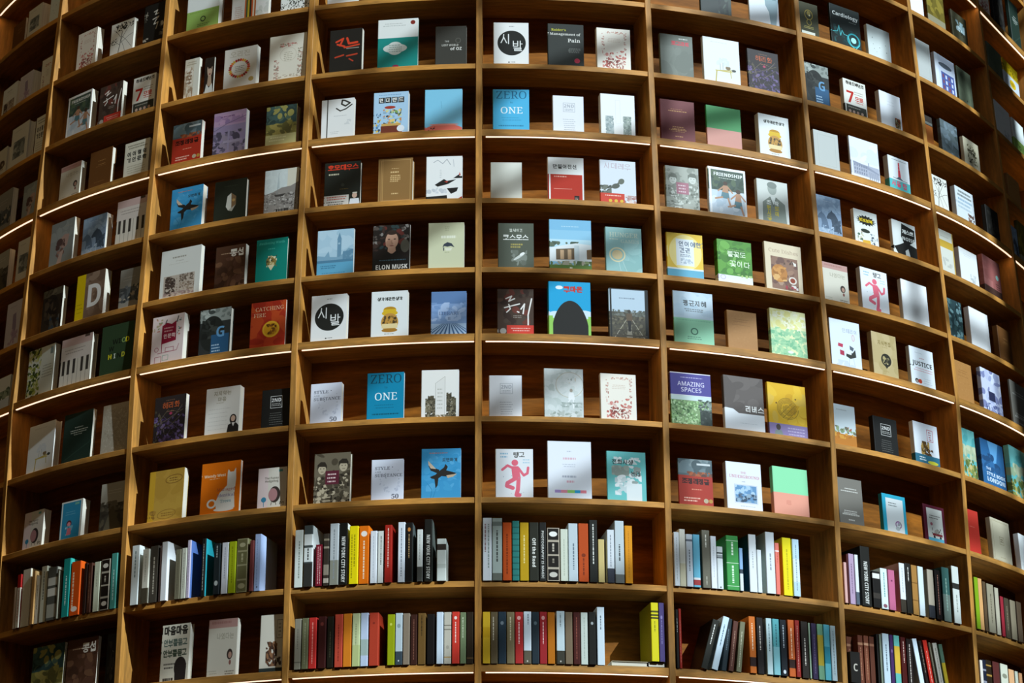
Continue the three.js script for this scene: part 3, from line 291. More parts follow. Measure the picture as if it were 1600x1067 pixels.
  greenwhite: (d) => d.bg('#dfe6e2').r(0, 82, 100, 60, '#8fb25a').ln(4, 86, 92, 1, 4, '#7a9a48', 2).o(50, 110, 7, '#33402a', 3).ln(30, 124, 42, 2, 5, '#57703a', 2),
  stripes: (d) => d.bg('#e0e2de').ln(6, 100, 24, 6, 6, '#c3a9a0').r(34, 0, 4, 142, '#c9602a').r(38, 0, 4, 142, '#3a5a34').r(42, 0, 5, 142, '#c9b42a').r(47, 0, 5, 142, '#2c2a22').r(52, 0, 4, 142, '#c8541f').r(56, 0, 4, 142, '#e0d6c0').r(60, 0, 4, 142, '#b5622c').n(64, 100, 36, 42, ['#cfd4cc', '#bfc6bd'], 10, 9),
  dotted: (d) => d.bg('#d9dcd6').n(0, 96, 100, 46, ['#33342f', '#57584f'], 90, 2.6).n(0, 40, 100, 50, ['#9a9b92'], 14, 3),
  collage: (d) => d.bg('#cfc8b4').n(0, 30, 60, 112, ['#b09a80', '#a08a70', '#dcd6c6', '#c4b49c'], 40, 12).r(62, 0, 38, 142, '#d6d6c8').ln(8, 10, 70, 2, 8, '#a59a84', 4).ln(8, 46, 44, 4, 12, '#7d6248', 5),
  woman: (d) => d.bg('#2a211b').e(52, 42, 30, 34, '#b59a84').e(52, 20, 38, 22, '#241c17').r(0, 20, 22, 100, '#231b16').r(80, 20, 20, 100, '#2a211b').e(40, 42, 6, 3, '#3d2c24').e(66, 42, 6, 3, '#3d2c24').e(53, 64, 10, 3, '#7d3a34').p('#a89078', 36, 70, 70, 70, 80, 110, 26, 110).p('#c9cbc3', 0, 142, 20, 100, 50, 116, 84, 100, 100, 142),
  ring: (d) => { d.bg('#dcdad0').k('오리진', 16, 12, 20, '#bdb8a4', 2); for (let i = 0; i < 26; i++) { const a = i / 26 * 6.28; d.e(46 + 29 * Math.cos(a), 72 + 29 * Math.sin(a), 5, 3.4, ['#c9402a', '#d9862a', '#c9a83a', '#a82a2a', '#7d3a2a'][i % 5], 0, a); } d.ln(32, 64, 30, 4, 6, '#8a8478', 2.4).o(84, 116, 8, '#b59a5a'); },
  people: (d) => d.bg('#d8d3c2').n(26, 26, 50, 12, ['#c9857c', '#8d957f', '#d3a99f', '#a8705f'], 44, 2.4).o(50, 62, 22, '#bdb4a0', 1).ln(38, 54, 26, 5, 6, '#a39c88', 2).n(12, 70, 14, 66, ['#b08d7e', '#8a8676', '#bfa696', '#94604f'], 40, 2.6).n(76, 46, 14, 90, ['#9a9484', '#b08878', '#86826f', '#b59a8a'], 50, 2.6).n(22, 124, 56, 10, ['#b5aa96', '#a39a84'], 26, 2.6),
  lilac: (d) => d.bg('#8d7f9c').r(0, 0, 100, 46, '#a68aa4').n(0, 10, 100, 30, ['#96789a', '#b08fac', '#8a7096'], 16, 14).ln(20, 14, 50, 1, 4, '#6d4a70', 3).l('#57506a', 1.4, 0, 60, 40, 40, 100, 22).n(0, 64, 100, 76, ['#5d566a', '#6d6478', '#4a4454', '#8a7f90'], 50, 11).r(44, 60, 6, 70, '#8f86a0').r(30, 96, 60, 8, '#9a90a4'),
  land: (d) => d.bg('#6f6a34').r(0, 0, 100, 64, '#2f4440').n(0, 0, 100, 60, ['#3a524c', '#4a5c4a', '#263834', '#8a8448'], 34, 12).n(0, 56, 100, 50, ['#7d7338', '#8f8244', '#57522a'], 30, 12).r(0, 102, 100, 40, '#b3ab74').ln(10, 110, 60, 2, 10, '#d3cc9a', 4),
  hexagon: (d) => d.bg('#252a20').ln(24, 20, 52, 1, 4, '#3d4436', 2).p('#cfd0c4', 40, 56, 52, 46, 54, 98, 44, 106, 36, 92).p('#7d6244', 52, 46, 68, 60, 68, 88, 54, 98).o(60, 72, 5, '#b5925a').p('#a8a698', 44, 106, 54, 98, 68, 88, 56, 110),
  harbour: (d) => d.bg('#c5cecb').n(0, 0, 64, 66, ['#c9d2cf', '#c0c9c6'], 20, 9).r(66, 0, 34, 64, '#cfcbb8').p('#86817a', 0, 78, 24, 72, 50, 60, 76, 58, 100, 46, 100, 142, 0, 142).n(0, 76, 100, 66, ['#6d6862', '#8f8a84', '#57524e', '#a8a49c', '#7a756e'], 150, 4).n(0, 96, 100, 6, ['#b9b5ad', '#57524e'], 40, 2).l('#7d8888', 1, 40, 12, 36, 80).p('#aab6b6', 40, 14, 43, 62, 35, 62).p('#3d3a36', 28, 82, 62, 80, 54, 88, 32, 88).ln(30, 128, 50, 1, 4, '#2a2825', 8),
  sepia: (d) => d.bg('#d6d8d0').ln(24, 22, 46, 1, 4, '#9a978a', 4).ln(36, 34, 22, 1, 4, '#b5b3a8').ln(14, 42, 70, 1, 4, '#c3c1b6', 1.4).r(8, 76, 78, 60, '#b9ad9e').n(12, 78, 26, 56, ['#3d322c', '#57483e', '#4a3c34'], 90, 4).n(40, 78, 4, 56, ['#8f7f70'], 10, 2).n(48, 76, 36, 22, ['#5a4c40', '#7d7062', '#8f8274'], 60, 2.6).n(48, 100, 38, 30, ['#a99a8a', '#94826f', '#7d6c5c', '#c3b5a4'], 70, 3).n(10, 124, 76, 12, ['#a08a84', '#8f7a72', '#bfae9c'], 40, 4),
  tongseop: (d) => d.bg('#4a2f1f').n(0, 40, 100, 100, ['#57392a', '#3d2619', '#6a4a34'], 30, 14).ln(12, 24, 40, 1, 4, '#a88a6d', 3).k('통섭', 48, 14, 23, '#d9d3c4', 3.4),
  tealgold: (d) => d.bg('#087f70').t('Awakening Words', 48, 18, 11, '#5fc9b5', 'serif').ln(34, 32, 26, 1, 4, '#4ab5a2', 3).o(48, 74, 17, '#8a7a44').n(32, 56, 34, 36, ['#c9bd8a', '#3d4430', '#e3dcb4', '#7d6a34'], 34, 4).p('#d6cfa8', 36, 86, 48, 104, 60, 86),
  banner: (d) => d.bg('#e0cfca').n(4, 6, 30, 40, ['#8a9a6a', '#b5aa8a', '#c98a7a'], 16, 4).p('#8f1e36', 30, 30, 44, 22, 60, 28, 74, 20, 76, 78, 30, 84).l('#8f1e36', 2, 32, 80, 32, 110).ln(36, 36, 32, 2, 9, '#d9a9a9', 4).k('인문학', 36, 56, 12, '#ecd5d0', 2).l('#4a4a48', 3, 40, 24, 44, 14).l('#4a4a48', 3, 76, 24, 80, 8).n(78, 14, 16, 60, ['#6a7a70', '#c98a7a', '#8aa0a0'], 12, 3).o(16, 98, 6, '#b5707a', 1.6).f(44, 96, 26, 12, '#a8606a', 1.6).f(12, 120, 20, 18, '#a8606a', 1.6).l('#a8606a', 1.6, 20, 110, 80, 108, 86, 90).f(36, 118, 18, 14, '#7da08a', 1.4),
  darkg: (d) => d.bg('#2f3230').r(0, 0, 100, 40, '#8a918a').n(0, 0, 100, 30, ['#a3aaa2', '#3d423e', '#6d746e'], 20, 8).e(40, 76, 40, 54, '#232622').n(6, 30, 60, 60, ['#2a2d29', '#3a3d38', '#1c1e1b'], 24, 12).r(38, 80, 58, 62, '#2a5476').t('G', 68, 88, 44, '#5f93ba', 'bold sans-serif').ln(40, 110, 30, 3, 9, '#a9c3d6', 4),
  darkbrown: (d) => d.bg('#33291f').r(0, 0, 100, 24, '#57503f').n(0, 0, 100, 20, ['#6a614d', '#453d30'], 12, 8).e(44, 70, 40, 50, '#2a221b').n(10, 30, 60, 70, ['#3d3226', '#241d17', '#4a3d2e'], 24, 12).n(40, 90, 50, 50, ['#33404a', '#4a463c', '#5d5d57'], 20, 9),
  catching: (d) => d.bg('#a8301a').n(0, 0, 100, 142, ['#b03a1c', '#9a2816', '#b8461f'], 20, 24).t('CATCHING', 52, 28, 16, '#d6b48f', 'serif').t('FIRE', 24, 46, 16, '#d6b48f', 'serif').o(58, 86, 25, '#c98f1c').o(58, 86, 22, '#d9a82c', 4).n(44, 70, 30, 32, ['#7d4a14', '#57340f', '#a8741a'], 16, 6),
  lady: (d) => d.bg('#dedbd2').k('지지않는', 22, 12, 12, '#a8a28e', 2).k('마음', 34, 30, 12, '#a8a28e', 2).ln(30, 46, 26, 1, 4, '#b5af9c').ln(6, 64, 70, 6, 12, '#c6c3ba', 1.6).e(82, 100, 10, 15, '#2a221e').e(82, 98, 6.5, 9, '#c9a892').p('#23201d', 64, 142, 68, 116, 80, 110, 92, 112, 100, 122, 100, 142).p('#dcd6ce', 78, 110, 88, 110, 83, 122),
  ochre: (d) => d.bg('#b58f3c').r(0, 0, 16, 142, '#c4992c').n(16, 0, 84, 142, ['#b9943f', '#ae8836'], 20, 22).e(70, 28, 24, 11, '#7d5a24', 2, -.1).ln(56, 24, 30, 2, 6, '#7d5a24', 3).e(54, 122, 26, 12, '#8f6a2c', 1.6, -.1).ln(36, 118, 38, 2, 6, '#8f6a2c', 3).n(4, 108, 20, 30, ['#8f6a2c', '#a87f34'], 10, 5),
  cat: (d) => d.bg('#e0710f').t('Wendy West', 34, 40, 10, '#f3dcc0', 'bold sans-serif').ln(18, 44, 34, 1, 4, '#f0c89a', 1.6).p('#e6e2d8', 66, 30, 68, 22, 73, 30, 82, 30, 87, 20, 89, 50, 86, 90, 88, 128, 40, 128, 38, 108, 48, 84, 66, 66).o(28, 112, 10, '#e6e2d8', 5).e(60, 130, 26, 5, '#e6e2d8').t('Managed', 64, 80, 11, '#a84a3a', 'serif').t('Identical', 64, 96, 11, '#6a5a8a', 'serif').t('Trees', 64, 112, 11, '#3a7a8a', 'serif'),
  hedgehog: (d) => d.bg('#cfc9bb').r(0, 0, 34, 142, '#d6c3bf').r(70, 8, 14, 8, '#5a9a9a').t('The Funny', 46, 40, 10, '#6d675a', 'bold sans-serif').t('Hedgehog', 46, 51, 10, '#6d675a', 'bold sans-serif').e(58, 94, 20, 28, '#3a2f2b').e(52, 94, 16, 22, '#a87a7a').l('#57483e', 2, 48, 120, 46, 130).l('#57483e', 2, 62, 120, 64, 130).o(20, 110, 9, '#3a7f9c').l('#3a7f9c', 2, 20, 118, 20, 134).n(76, 112, 16, 20, ['#8f8a7c', '#6d675a'], 8, 3),
  boldtitle: (d) => d.bg('#cdc7b3').k('마음마음', 6, 6, 20, '#2a2722', 4).k('안부를묻고', 6, 38, 16, '#57665c', 3).k('안부를듣고', 6, 64, 16, '#3f4a3a', 3).ln(8, 96, 44, 2, 9, '#57524a', 4).e(70, 108, 22, 26, '#2a231f').p('#2a231f', 50, 100, 92, 100, 90, 142, 52, 142).ln(6, 132, 40, 1, 4, '#2f2a24', 7),
  pinkgirl: (d) => d.bg('#cfcab9').r(0, 0, 100, 22, '#b78f86').ln(8, 6, 84, 1, 5, '#a87a72', 6).k('나였다는', 28, 36, 14, '#aaa592', 2).e(76, 88, 10, 13, '#3d322c').e(77, 90, 6, 8, '#b58f7c').e(78, 108, 4, 6, '#8a5a50').ln(60, 128, 36, 2, 6, '#7d7466', 3).ln(4, 126, 30, 2, 6, '#aaa592', 2),
  figures: (d) => d.bg('#cdc8b8').f(70, 14, 24, 44, '#8f8a7c', 2).ln(76, 22, 12, 4, 9, '#8f8a7c', 4).n(24, 66, 50, 60, ['#4a3428', '#6d4a34', '#3d2c24', '#8a6244'], 44, 8).n(74, 104, 20, 20, ['#3d332c', '#6a5a4c'], 10, 5).r(0, 130, 100, 12, '#2c3432'),
  inktree: (d) => d.bg('#dcdcd2').l('#24231f', 2.4, 34, 142, 42, 90, 48, 44).l('#24231f', 1.4, 44, 80, 74, 30, 92, 16).l('#24231f', 1.2, 45, 70, 20, 34, 8, 26).l('#24231f', 1.2, 42, 92, 80, 70, 96, 66).l('#24231f', 1, 46, 62, 66, 84, 90, 120).l('#24231f', 1, 44, 78, 58, 112, 66, 138).l('#24231f', 1, 40, 100, 14, 74, 4, 84).n(18, 6, 48, 34, ['#1f1e1a', '#33322d'], 46, 3.4).n(66, 10, 30, 24, ['#2a2925'], 16, 2.6).n(2, 66, 30, 26, ['#2a2925', '#3d3c36'], 18, 2.6),
  script: (d) => d.bg('#1c1a16').n(4, 20, 14, 40, ['#8f8a7c', '#4a463c'], 10, 5).l('#bdb8aa', 4, 44, 30, 60, 26, 50, 40, 66, 38).l('#bdb8aa', 4, 40, 56, 68, 50, 54, 62, 46, 74).l('#bdb8aa', 4, 50, 74, 66, 70, 58, 92).n(74, 70, 26, 50, ['#6d685c', '#4a463c', '#a39e90'], 12, 7).n(0, 118, 24, 12, ['#a39e90'], 6, 5),
  seven: (d) => d.bg('#dfddd2').k('하버드백년의', 10, 8, 13, '#33302a', 2.6).t('7', 26, 94, 66, '#b5281c', 'bold sans-serif').ln(46, 44, 46, 2, 9, '#9a948a', 3).k('무료', 48, 64, 18, '#c0392b', 3).ln(46, 86, 46, 1, 9, '#c0604f', 3).r(4, 102, 92, 40, '#3a3a32').o(20, 128, 6, '#b59a8a').o(38, 128, 6, '#b59a8a').o(56, 128, 6, '#a88a7a').o(76, 128, 6, '#b59a8a').ln(12, 110, 70, 1, 4, '#a8a596', 3),
  dense: (d) => { d.bg('#d3cfbc').ln(10, 12, 80, 2, 10, '#8a8672', 5); '이어령읽기인문학'.split('').forEach((s, i) => d.k(s, 10 + (i % 4) * 21, 40 + (i >> 2) * 24, 17, '#2a2a26', 3)); d.ln(12, 96, 76, 4, 9, '#a8a48e', 3); },
  hand: (d) => d.bg('#8f9694').n(0, 0, 100, 60, ['#989f9d', '#868d8b'], 10, 22).ln(50, 20, 40, 1, 4, '#a9a396').p('#b59a90', 34, 60, 60, 46, 80, 50, 74, 84, 58, 92, 44, 82).n(24, 60, 40, 60, ['#5a4440', '#a8887c', '#7d625a'], 22, 8).p('#c0a89c', 30, 142, 44, 100, 60, 94, 50, 142).e(40, 68, 14, 12, '#5a4642'),
  bluehorse: (d) => horse(horse(d.bg('#8499b0').n(0, 0, 100, 60, ['#8da3b9', '#7a91a9', '#93a9be'], 40, 10), '#5d7085', 2, 62, 0.95), '#43505e', 40, 52, 1.2).n(0, 108, 70, 34, ['#93a8bc', '#a3b5c6', '#8299b0'], 44, 7).n(66, 78, 30, 50, ['#4a5866', '#3d4a57'], 14, 6).ln(20, 18, 44, 1, 4, '#a9bac9'),
  piano: (d) => { d.bg('#cfc6bc').r(0, 0, 100, 24, '#c4a9a2').r(74, 0, 16, 8, '#57483e').ln(10, 34, 76, 2, 9, '#9a9188', 2.4).r(0, 66, 100, 76, '#d3cdbe'); for (let i = 0; i <= 7; i++) d.r(i * 14 - 1, 66, 1.2, 76, '#8a8478'); for (const x of [6, 22, 40, 66, 84]) d.r(x, 64, 8, 42, '#3d3832'); },
  bigd: (d) => d.bg('#7a6350').n(30, 0, 70, 142, ['#846d5a', '#6d5746', '#8f7864'], 24, 16).r(0, 0, 30, 142, '#d6b90c').ln(4, 90, 22, 3, 12, '#a38a08', 2).t('D', 64, 106, 96, '#e3e3de', 'bold sans-serif'),
  greyphoto: (d) => d.bg('#8a877c').ln(14, 30, 60, 2, 10, '#a8a598').r(0, 66, 100, 50, '#585c5c').n(0, 60, 100, 60, ['#474b4b', '#6d7070', '#a39a88', '#383b3b'], 40, 9),
  leaf: (d) => d.bg('#cfd3c6').n(0, 0, 48, 142, ['#7d8a3a', '#4a5a24', '#a8b05a', '#35441c', '#c3c48a'], 120, 6).r(82, 8, 12, 20, '#7d8a84').ln(54, 56, 40, 5, 8, '#8f9488', 2.4),
  wild: (d) => d.bg('#2e4028').t('WILD', 34, 56, 20, '#14180f', 'bold sans-serif', 'left').t('O', 62, 56, 20, '#7d9a5a', 'bold sans-serif', 'left').t('D', 74, 56, 20, '#d6c81c', 'bold sans-serif', 'left').t('W', 24, 74, 18, '#14180f', 'bold sans-serif', 'left').t('H', 22, 96, 19, '#d6c81c', 'bold sans-serif', 'left').t('I', 40, 96, 19, '#c9cfc0', 'bold sans-serif', 'left').t('N', 50, 96, 19, '#14180f', 'bold sans-serif', 'left').t('D', 64, 96, 19, '#b5b02c', 'bold sans-serif', 'left'),
  forest: (d) => d.bg('#24352c').ln(34, 42, 40, 1, 4, '#b5bdb4', 2.4).ln(22, 50, 66, 2, 6, '#c9d0c6', 2.4).ln(36, 62, 36, 1, 4, '#a3aca2', 2.4).l('#33483c', 2, 10, 130, 96, 92),
  map: (d) => { d.bg('#a09886'); for (let i = 0; i < 46; i++) d.l(['#8d8574', '#938b7a', '#b0a896'][i % 3], 0.7, rnd() * 100, rnd() * 142, rnd() * 100, rnd() * 142); d.n(8, 8, 84, 126, ['#aaa290', '#918978', '#b3ab99'], 150, 3); },
  bluewhite: (d) => d.bg('#d3d6cc').r(6, 6, 84, 136, '#2f86a8').r(62, 10, 20, 8, '#6fae9c').o(40, 84, 12, '#57313a').o(40, 86, 8, '#d98a8f').n(24, 92, 36, 34, ['#a9c6cf', '#6fa8ba'], 14, 8).p('#c9707c', 34, 100, 50, 100, 52, 124, 30, 126).ln(20, 40, 50, 2, 9, '#6fb0c6', 2),
  greyland: (d) => d.bg('#a39f90').ln(24, 22, 60, 2, 8, '#c0bcae').r(0, 62, 100, 80, '#3f3a30').n(0, 54, 100, 30, ['#4f4a3e', '#5d584a', '#6a6454'], 26, 10).n(0, 90, 100, 50, ['#353028', '#4a4438', '#57503f'], 24, 12).p('#57503f', 46, 70, 54, 70, 90, 142, 14, 142),
  darkfig: (d) => d.bg('#262522').n(10, 20, 80, 110, ['#302f2b', '#3a3934'], 20, 14).l('#6a675c', 2, 36, 60, 46, 44, 60, 48, 64, 70, 54, 92, 40, 84, 36, 60).e(50, 110, 12, 8, '#4a4840'),
  photo: (d) => d.bg('#cfcbbb').ln(16, 16, 50, 1, 4, '#a8a494').r(14, 50, 68, 60, '#6d706a').n(14, 50, 68, 60, ['#5a5d58', '#8a8d86', '#a3a59c'], 24, 9),
  lilacfig: (d) => d.bg('#c3bcc0').p('#8f8094', 40, 40, 60, 36, 66, 80, 58, 120, 44, 120).n(20, 80, 60, 50, ['#b09aac', '#a58fa4'], 14, 9).ln(20, 14, 44, 1, 4, '#a59fa6'),
  oval: (d) => d.bg('#c9c3ad').e(60, 80, 26, 20, '#57473a').n(30, 60, 60, 50, ['#6d5a4a', '#a8987f'], 14, 7),
  specks: (d) => d.bg('#cfd8d4').n(10, 30, 84, 100, ['#57605c'], 7, 2.4),
  sailwhite: (d) => d.bg('#dfe2dc').r(0, 60, 100, 30, '#8a9a86').n(0, 50, 100, 50, ['#5d6d5c', '#a3b09c'], 20, 10).r(0, 96, 100, 46, '#cfdbe6'),
  gold8: (d) => d.bg('#3a3a22').o(50, 50, 20, '#a8923c', 3).o(50, 44, 10, '#8f8040').o(54, 52, 4, '#e3dfb4').o(50, 82, 12, '#a8923c', 2.6).ln(20, 100, 60, 2, 6, '#b5a85c', 3).r(8, 122, 70, 14, '#cfd3c6'),
  cardio: (d) => d.bg('#1c2421').t('Cardiology', 50, 36, 18, '#e3e8e4', 'bold sans-serif').ln(62, 46, 28, 1, 4, '#8a928e', 2).n(6, 70, 90, 60, ['#1f3a3a', '#28504f', '#17302f'], 40, 9).l('#57c9cf', 2, 4, 96, 20, 92, 26, 70, 30, 104, 36, 84, 42, 96, 56, 98).e(74, 108, 20, 22, '#2a9aa3', 5).e(74, 108, 9, 10, '#a3ecec').l('#6fdde0', 2, 56, 98, 62, 122, 78, 138, 94, 118),
  tinyphoto: (d) => d.bg('#dfe3e6').ln(30, 34, 40, 2, 12, '#c3c9cd', 2).r(66, 92, 26, 40, '#7d6a4a').n(66, 92, 26, 40, ['#a89468', '#57452c', '#a8402c', '#c9bfa3'], 24, 5),
  piazza: (d) => { d.bg('#dde3ea').n(0, 10, 100, 70, ['#d3dae3', '#e3e8ee'], 10, 24).r(6, 88, 92, 40, '#a9aebc'); d.p('#8f95a5', 6, 84, 56, 90, 98, 106, 98, 110, 6, 90); for (let i = 0; i < 6; i++) for (let j = 0; j < 3; j++) d.r(10 + i * 8, 92 + j * 12, 4, 8, '#7d8494'); for (let i = 0; i < 5; i++) d.r(62 + i * 7, 108, 3, 26, '#8f95a3'); d.r(60, 78, 3, 12, '#8f95a5').ln(10, 134, 80, 1, 4, '#b5bcc8', 3); },
  tower: (d) => d.bg('#dce1e2').ln(12, 10, 80, 1, 4, '#7d8a8a', 3).p('#c9404a', 46, 20, 52, 20, 56, 84, 42, 84).f(44, 36, 9, 14, '#dce1e2', 1).p('#57606a', 30, 90, 48, 78, 68, 92).l('#57606a', 2, 16, 88, 86, 92).r(0, 96, 100, 46, '#57b5b5').k('서울', 8, 100, 22, '#d9506a', 3.4).k('탑', 62, 102, 22, '#d9506a', 3.4),
  comic: (d) => { d.bg('#dfe3dc'); const q = []; for (let i = 0; i < 32; i++) { const a = i / 32 * 6.283, r = i % 2 ? .72 : 1; q.push(50 + 44 * r * Math.cos(a), 40 + 22 * r * Math.sin(a)); } d.p('#24231e', ...q).k('보보보북', 20, 33, 14, '#dfbf1c', 3).e(46, 104, 18, 20, '#dcdfd8').e(44, 84, 20, 8, '#2c3328').n(8, 90, 30, 44, ['#57705c', '#a8805a', '#c9c4a8'], 16, 5).p('#d6a83a', 30, 124, 62, 120, 66, 142, 28, 142).n(64, 90, 32, 50, ['#8a9aa3', '#57606a', '#c9cdc8'], 20, 5); },
  noise: (d) => d.bg('#d3d8d3').p('#1d1c18', 40, 6, 96, 20, 94, 64, 70, 84, 100, 92, 100, 142, 20, 142, 0, 110, 26, 96, 44, 84, 34, 60).k('제스트', 42, 30, 15, '#d9dcd6', 3.4).t('NOISE', 66, 72, 20, '#d9dcd6', 'bold sans-serif').p('#c3c8c3', 48, 116, 62, 104, 70, 142, 50, 142),
  chairs: (d) => d.bg('#d6dfe8').n(10, 120, 80, 20, ['#c3cfdb'], 8, 10).k('인테리어', 40, 24, 12, '#a8b0ba', 1.6).p('#b53a52', 24, 70, 40, 72, 38, 82, 22, 80).p('#a8344a', 28, 90, 42, 92, 42, 106, 28, 104).p('#57606a', 62, 72, 76, 78, 72, 88, 62, 84).p('#33352f', 50, 92, 70, 94, 80, 82, 82, 104, 62, 112, 48, 106).p('#d9dde0', 48, 86, 68, 88, 66, 100, 48, 98).l('#a9b3bd', 1.2, 58, 112, 56, 134).l('#a9b3bd', 1.2, 72, 108, 76, 132).e(76, 48, 4, 9, '#c98a94', 1.6),
  emblem: (d) => d.bg('#b5a274').n(0, 0, 100, 142, ['#bba87c', '#ad9a6a'], 14, 22).k('지식편집', 22, 26, 13, '#8a7848', 2).ln(38, 44, 26, 1, 4, '#a08d5a').o(52, 86, 21, '#2c2a20').n(38, 74, 28, 26, ['#a89868', '#57503a', '#c9bb8a'], 24, 4).p('#2c2a20', 40, 100, 52, 114, 64, 100).ln(36, 122, 30, 1, 4, '#a08d5a'),
  justice: (d) => d.bg('#dbe2e6').ln(20, 18, 40, 1, 4, '#b3bcc2').ln(36, 36, 24, 1, 4, '#b5606a', 2).t('JUSTICE', 50, 66, 23, '#22241f', 'bold sans-serif').ln(10, 74, 82, 2, 8, '#c98a90', 2.4).o(20, 122, 8, '#33352f').o(20, 124, 5, '#a8948a').o(34, 122, 8, '#c0452f').ln(48, 108, 40, 3, 8, '#b9c2c8', 2),
  field: (d) => d.bg('#c3cfd3').ln(14, 16, 60, 1, 4, '#a3adae', 4).n(0, 74, 100, 24, ['#7d8f6a', '#a5604a', '#8a9a74', '#6d6a5a'], 30, 7).r(0, 100, 100, 42, '#b5742a').n(0, 96, 100, 20, ['#c9923c', '#a86a24'], 16, 8),
  mask: (d) => d.bg('#d6dce2').f(54, 20, 24, 38, '#b5606a', 2).ln(60, 26, 12, 4, 8, '#a35a64', 4).n(24, 62, 36, 46, ['#57401f', '#8a6a34', '#3d2c18', '#b5924c'], 40, 7).n(44, 86, 30, 24, ['#6d4a2a', '#3d2c18'], 14, 6).r(0, 108, 100, 34, '#2f6a80').ln(12, 116, 30, 2, 8, '#dfe6e8', 4).e(70, 130, 22, 6, '#c3bf3a'),
  greylines: (d) => d.bg('#77736a').ln(24, 30, 56, 1, 4, '#c9c7be', 3).ln(4, 38, 80, 1, 4, '#c9c7be', 3).ln(16, 98, 60, 2, 6, '#cfcdc4', 3).ln(8, 108, 76, 1, 4, '#cfcdc4', 4).ln(34, 124, 30, 1, 4, '#c9c7be', 4),
  cyanborder: (d) => d.bg('#2a9fba').r(12, 14, 76, 128, '#d3d9d8').ln(22, 30, 40, 2, 9, '#57605f', 3).e(62, 108, 12, 12, '#8a5a86', 4).e(58, 122, 10, 8, '#a8b0b0').n(50, 96, 26, 16, ['#a88ab0', '#8f9a9a'], 8, 4),
  maroonborder: (d) => d.bg('#57182a').r(12, 12, 76, 130, '#cfd0c8').ln(22, 38, 56, 2, 9, '#57524c', 3).o(32, 72, 6, '#a8606a').p('#a8a49a', 44, 96, 60, 86, 66, 108, 42, 108).r(34, 106, 48, 9, '#7d2a30').o(42, 120, 5, '#33302c').o(72, 120, 5, '#33302c').n(30, 84, 50, 24, ['#57524c', '#8a8478'], 12, 4).r(12, 124, 76, 18, '#57a3ba'),
  mustard: (d) => d.bg('#6d6024').n(0, 0, 100, 110, ['#786a28', '#62561f', '#8a7a30'], 18, 20).r(0, 112, 100, 30, '#8f8a70'),
  flower: (d) => d.bg('#4a4834').n(0, 0, 100, 142, ['#504e3a', '#44422e'], 12, 24).n(24, 34, 60, 50, ['#8fa9ad', '#b9cfd2', '#6d8a8f'], 26, 11).l('#1f2420', 4, 50, 70, 56, 96, 66, 84, 70, 98),
  building: (d) => { d.bg('#c9d3e3').e(50, 36, 34, 10, '#57606a').r(26, 62, 66, 76, '#4f5f9a'); for (let i = 0; i < 4; i++) for (let j = 0; j < 3; j++) d.r(32 + i * 15, 70 + j * 22, 8, 14, i % 2 ? '#c9d3ea' : '#7d4a5a'); d.r(0, 0, 14, 142, '#d9e2ec'); },
  dullgreen: (d) => d.bg('#57604c').n(0, 0, 100, 142, ['#5d6652', '#515a47'], 12, 24).o(54, 118, 4, '#23261e'), orangedark: (d) => d.bg('#3a3530').r(0, 30, 100, 12, '#6d7068').r(0, 46, 100, 96, '#a8602a'),
  bluegrey: (d) => d.bg('#5a6668').n(0, 0, 100, 142, ['#66747a', '#4f5a5c', '#72828a', '#45504f'], 34, 16), skull: (d) => d.bg('#b5ae94').n(20, 24, 62, 90, ['#45402f', '#57513c', '#7d7658'], 60, 5).e(50, 60, 16, 14, '#b5ae94').k('해골', 28, 48, 22, '#33301f', 4),
  blocktext: (d) => { d.bg('#cfd8dc').ln(6, 12, 86, 2, 16, '#6d7470', 9); for (let i = 0; i < 3; i++) d.ln(6, 46 + i * 17, 86, 1, 16, ['#8aa5b8', '#9ab0bc', '#a8b8c0'][i], 9); d.n(60, 96, 36, 44, ['#5d4a44', '#8a7468'], 16, 8); },
  creamstripe: (d) => d.bg('#cfd0c3').r(0, 34, 100, 24, '#c4a03a').ln(14, 20, 60, 1, 4, '#a8a696').n(20, 90, 60, 30, ['#b9bab0'], 8, 8).r(92, 0, 8, 142, '#b59a54'),
  pinkdark: (d) => d.bg('#a3655f').n(0, 0, 100, 110, ['#ac6e68', '#9a5c57'], 12, 24).o(78, 60, 9, '#8fbab0').ln(64, 84, 26, 3, 8, '#57302c', 4).r(0, 108, 100, 34, '#4a322a'),
  tealpattern: (d) => d.bg('#2a3f42').n(0, 0, 100, 142, ['#4a6a6d', '#1f2f30', '#6d8f92', '#35504f'], 60, 10), whiteblue: (d) => d.bg('#c3c9dc').n(0, 0, 100, 142, ['#d3d9e8', '#9aa3c4', '#b5bcd6', '#7d84ac'], 40, 14).r(30, 70, 34, 30, '#2c2f4a').n(10, 110, 80, 30, ['#57608a', '#8a92b8'], 18, 8),
  meadow: (d) => d.bg('#5fb0b0').n(0, 0, 100, 50, ['#6fbcba', '#52a4a5'], 12, 22).n(0, 46, 100, 50, ['#a8b594', '#b9c3a3', '#8fa584'], 34, 14).n(0, 86, 100, 56, ['#7d8a4a', '#a3a05a', '#5d6d38', '#c3b57a'], 50, 9),
  london: (d) => d.bg('#2f6596').p('#5f9fd0', 30, 0, 78, 0, 62, 66, 46, 66).n(0, 40, 100, 60, ['#2a5580', '#34699a', '#264a70'], 24, 14).t('THE', 14, 92, 12, '#c9d9e8', 'bold sans-serif', 'left').t('STYLE BOOK', 14, 108, 15, '#d9e6f0', 'bold sans-serif', 'left').t('LONDON', 14, 126, 19, '#d9e6f0', 'bold sans-serif', 'left'),
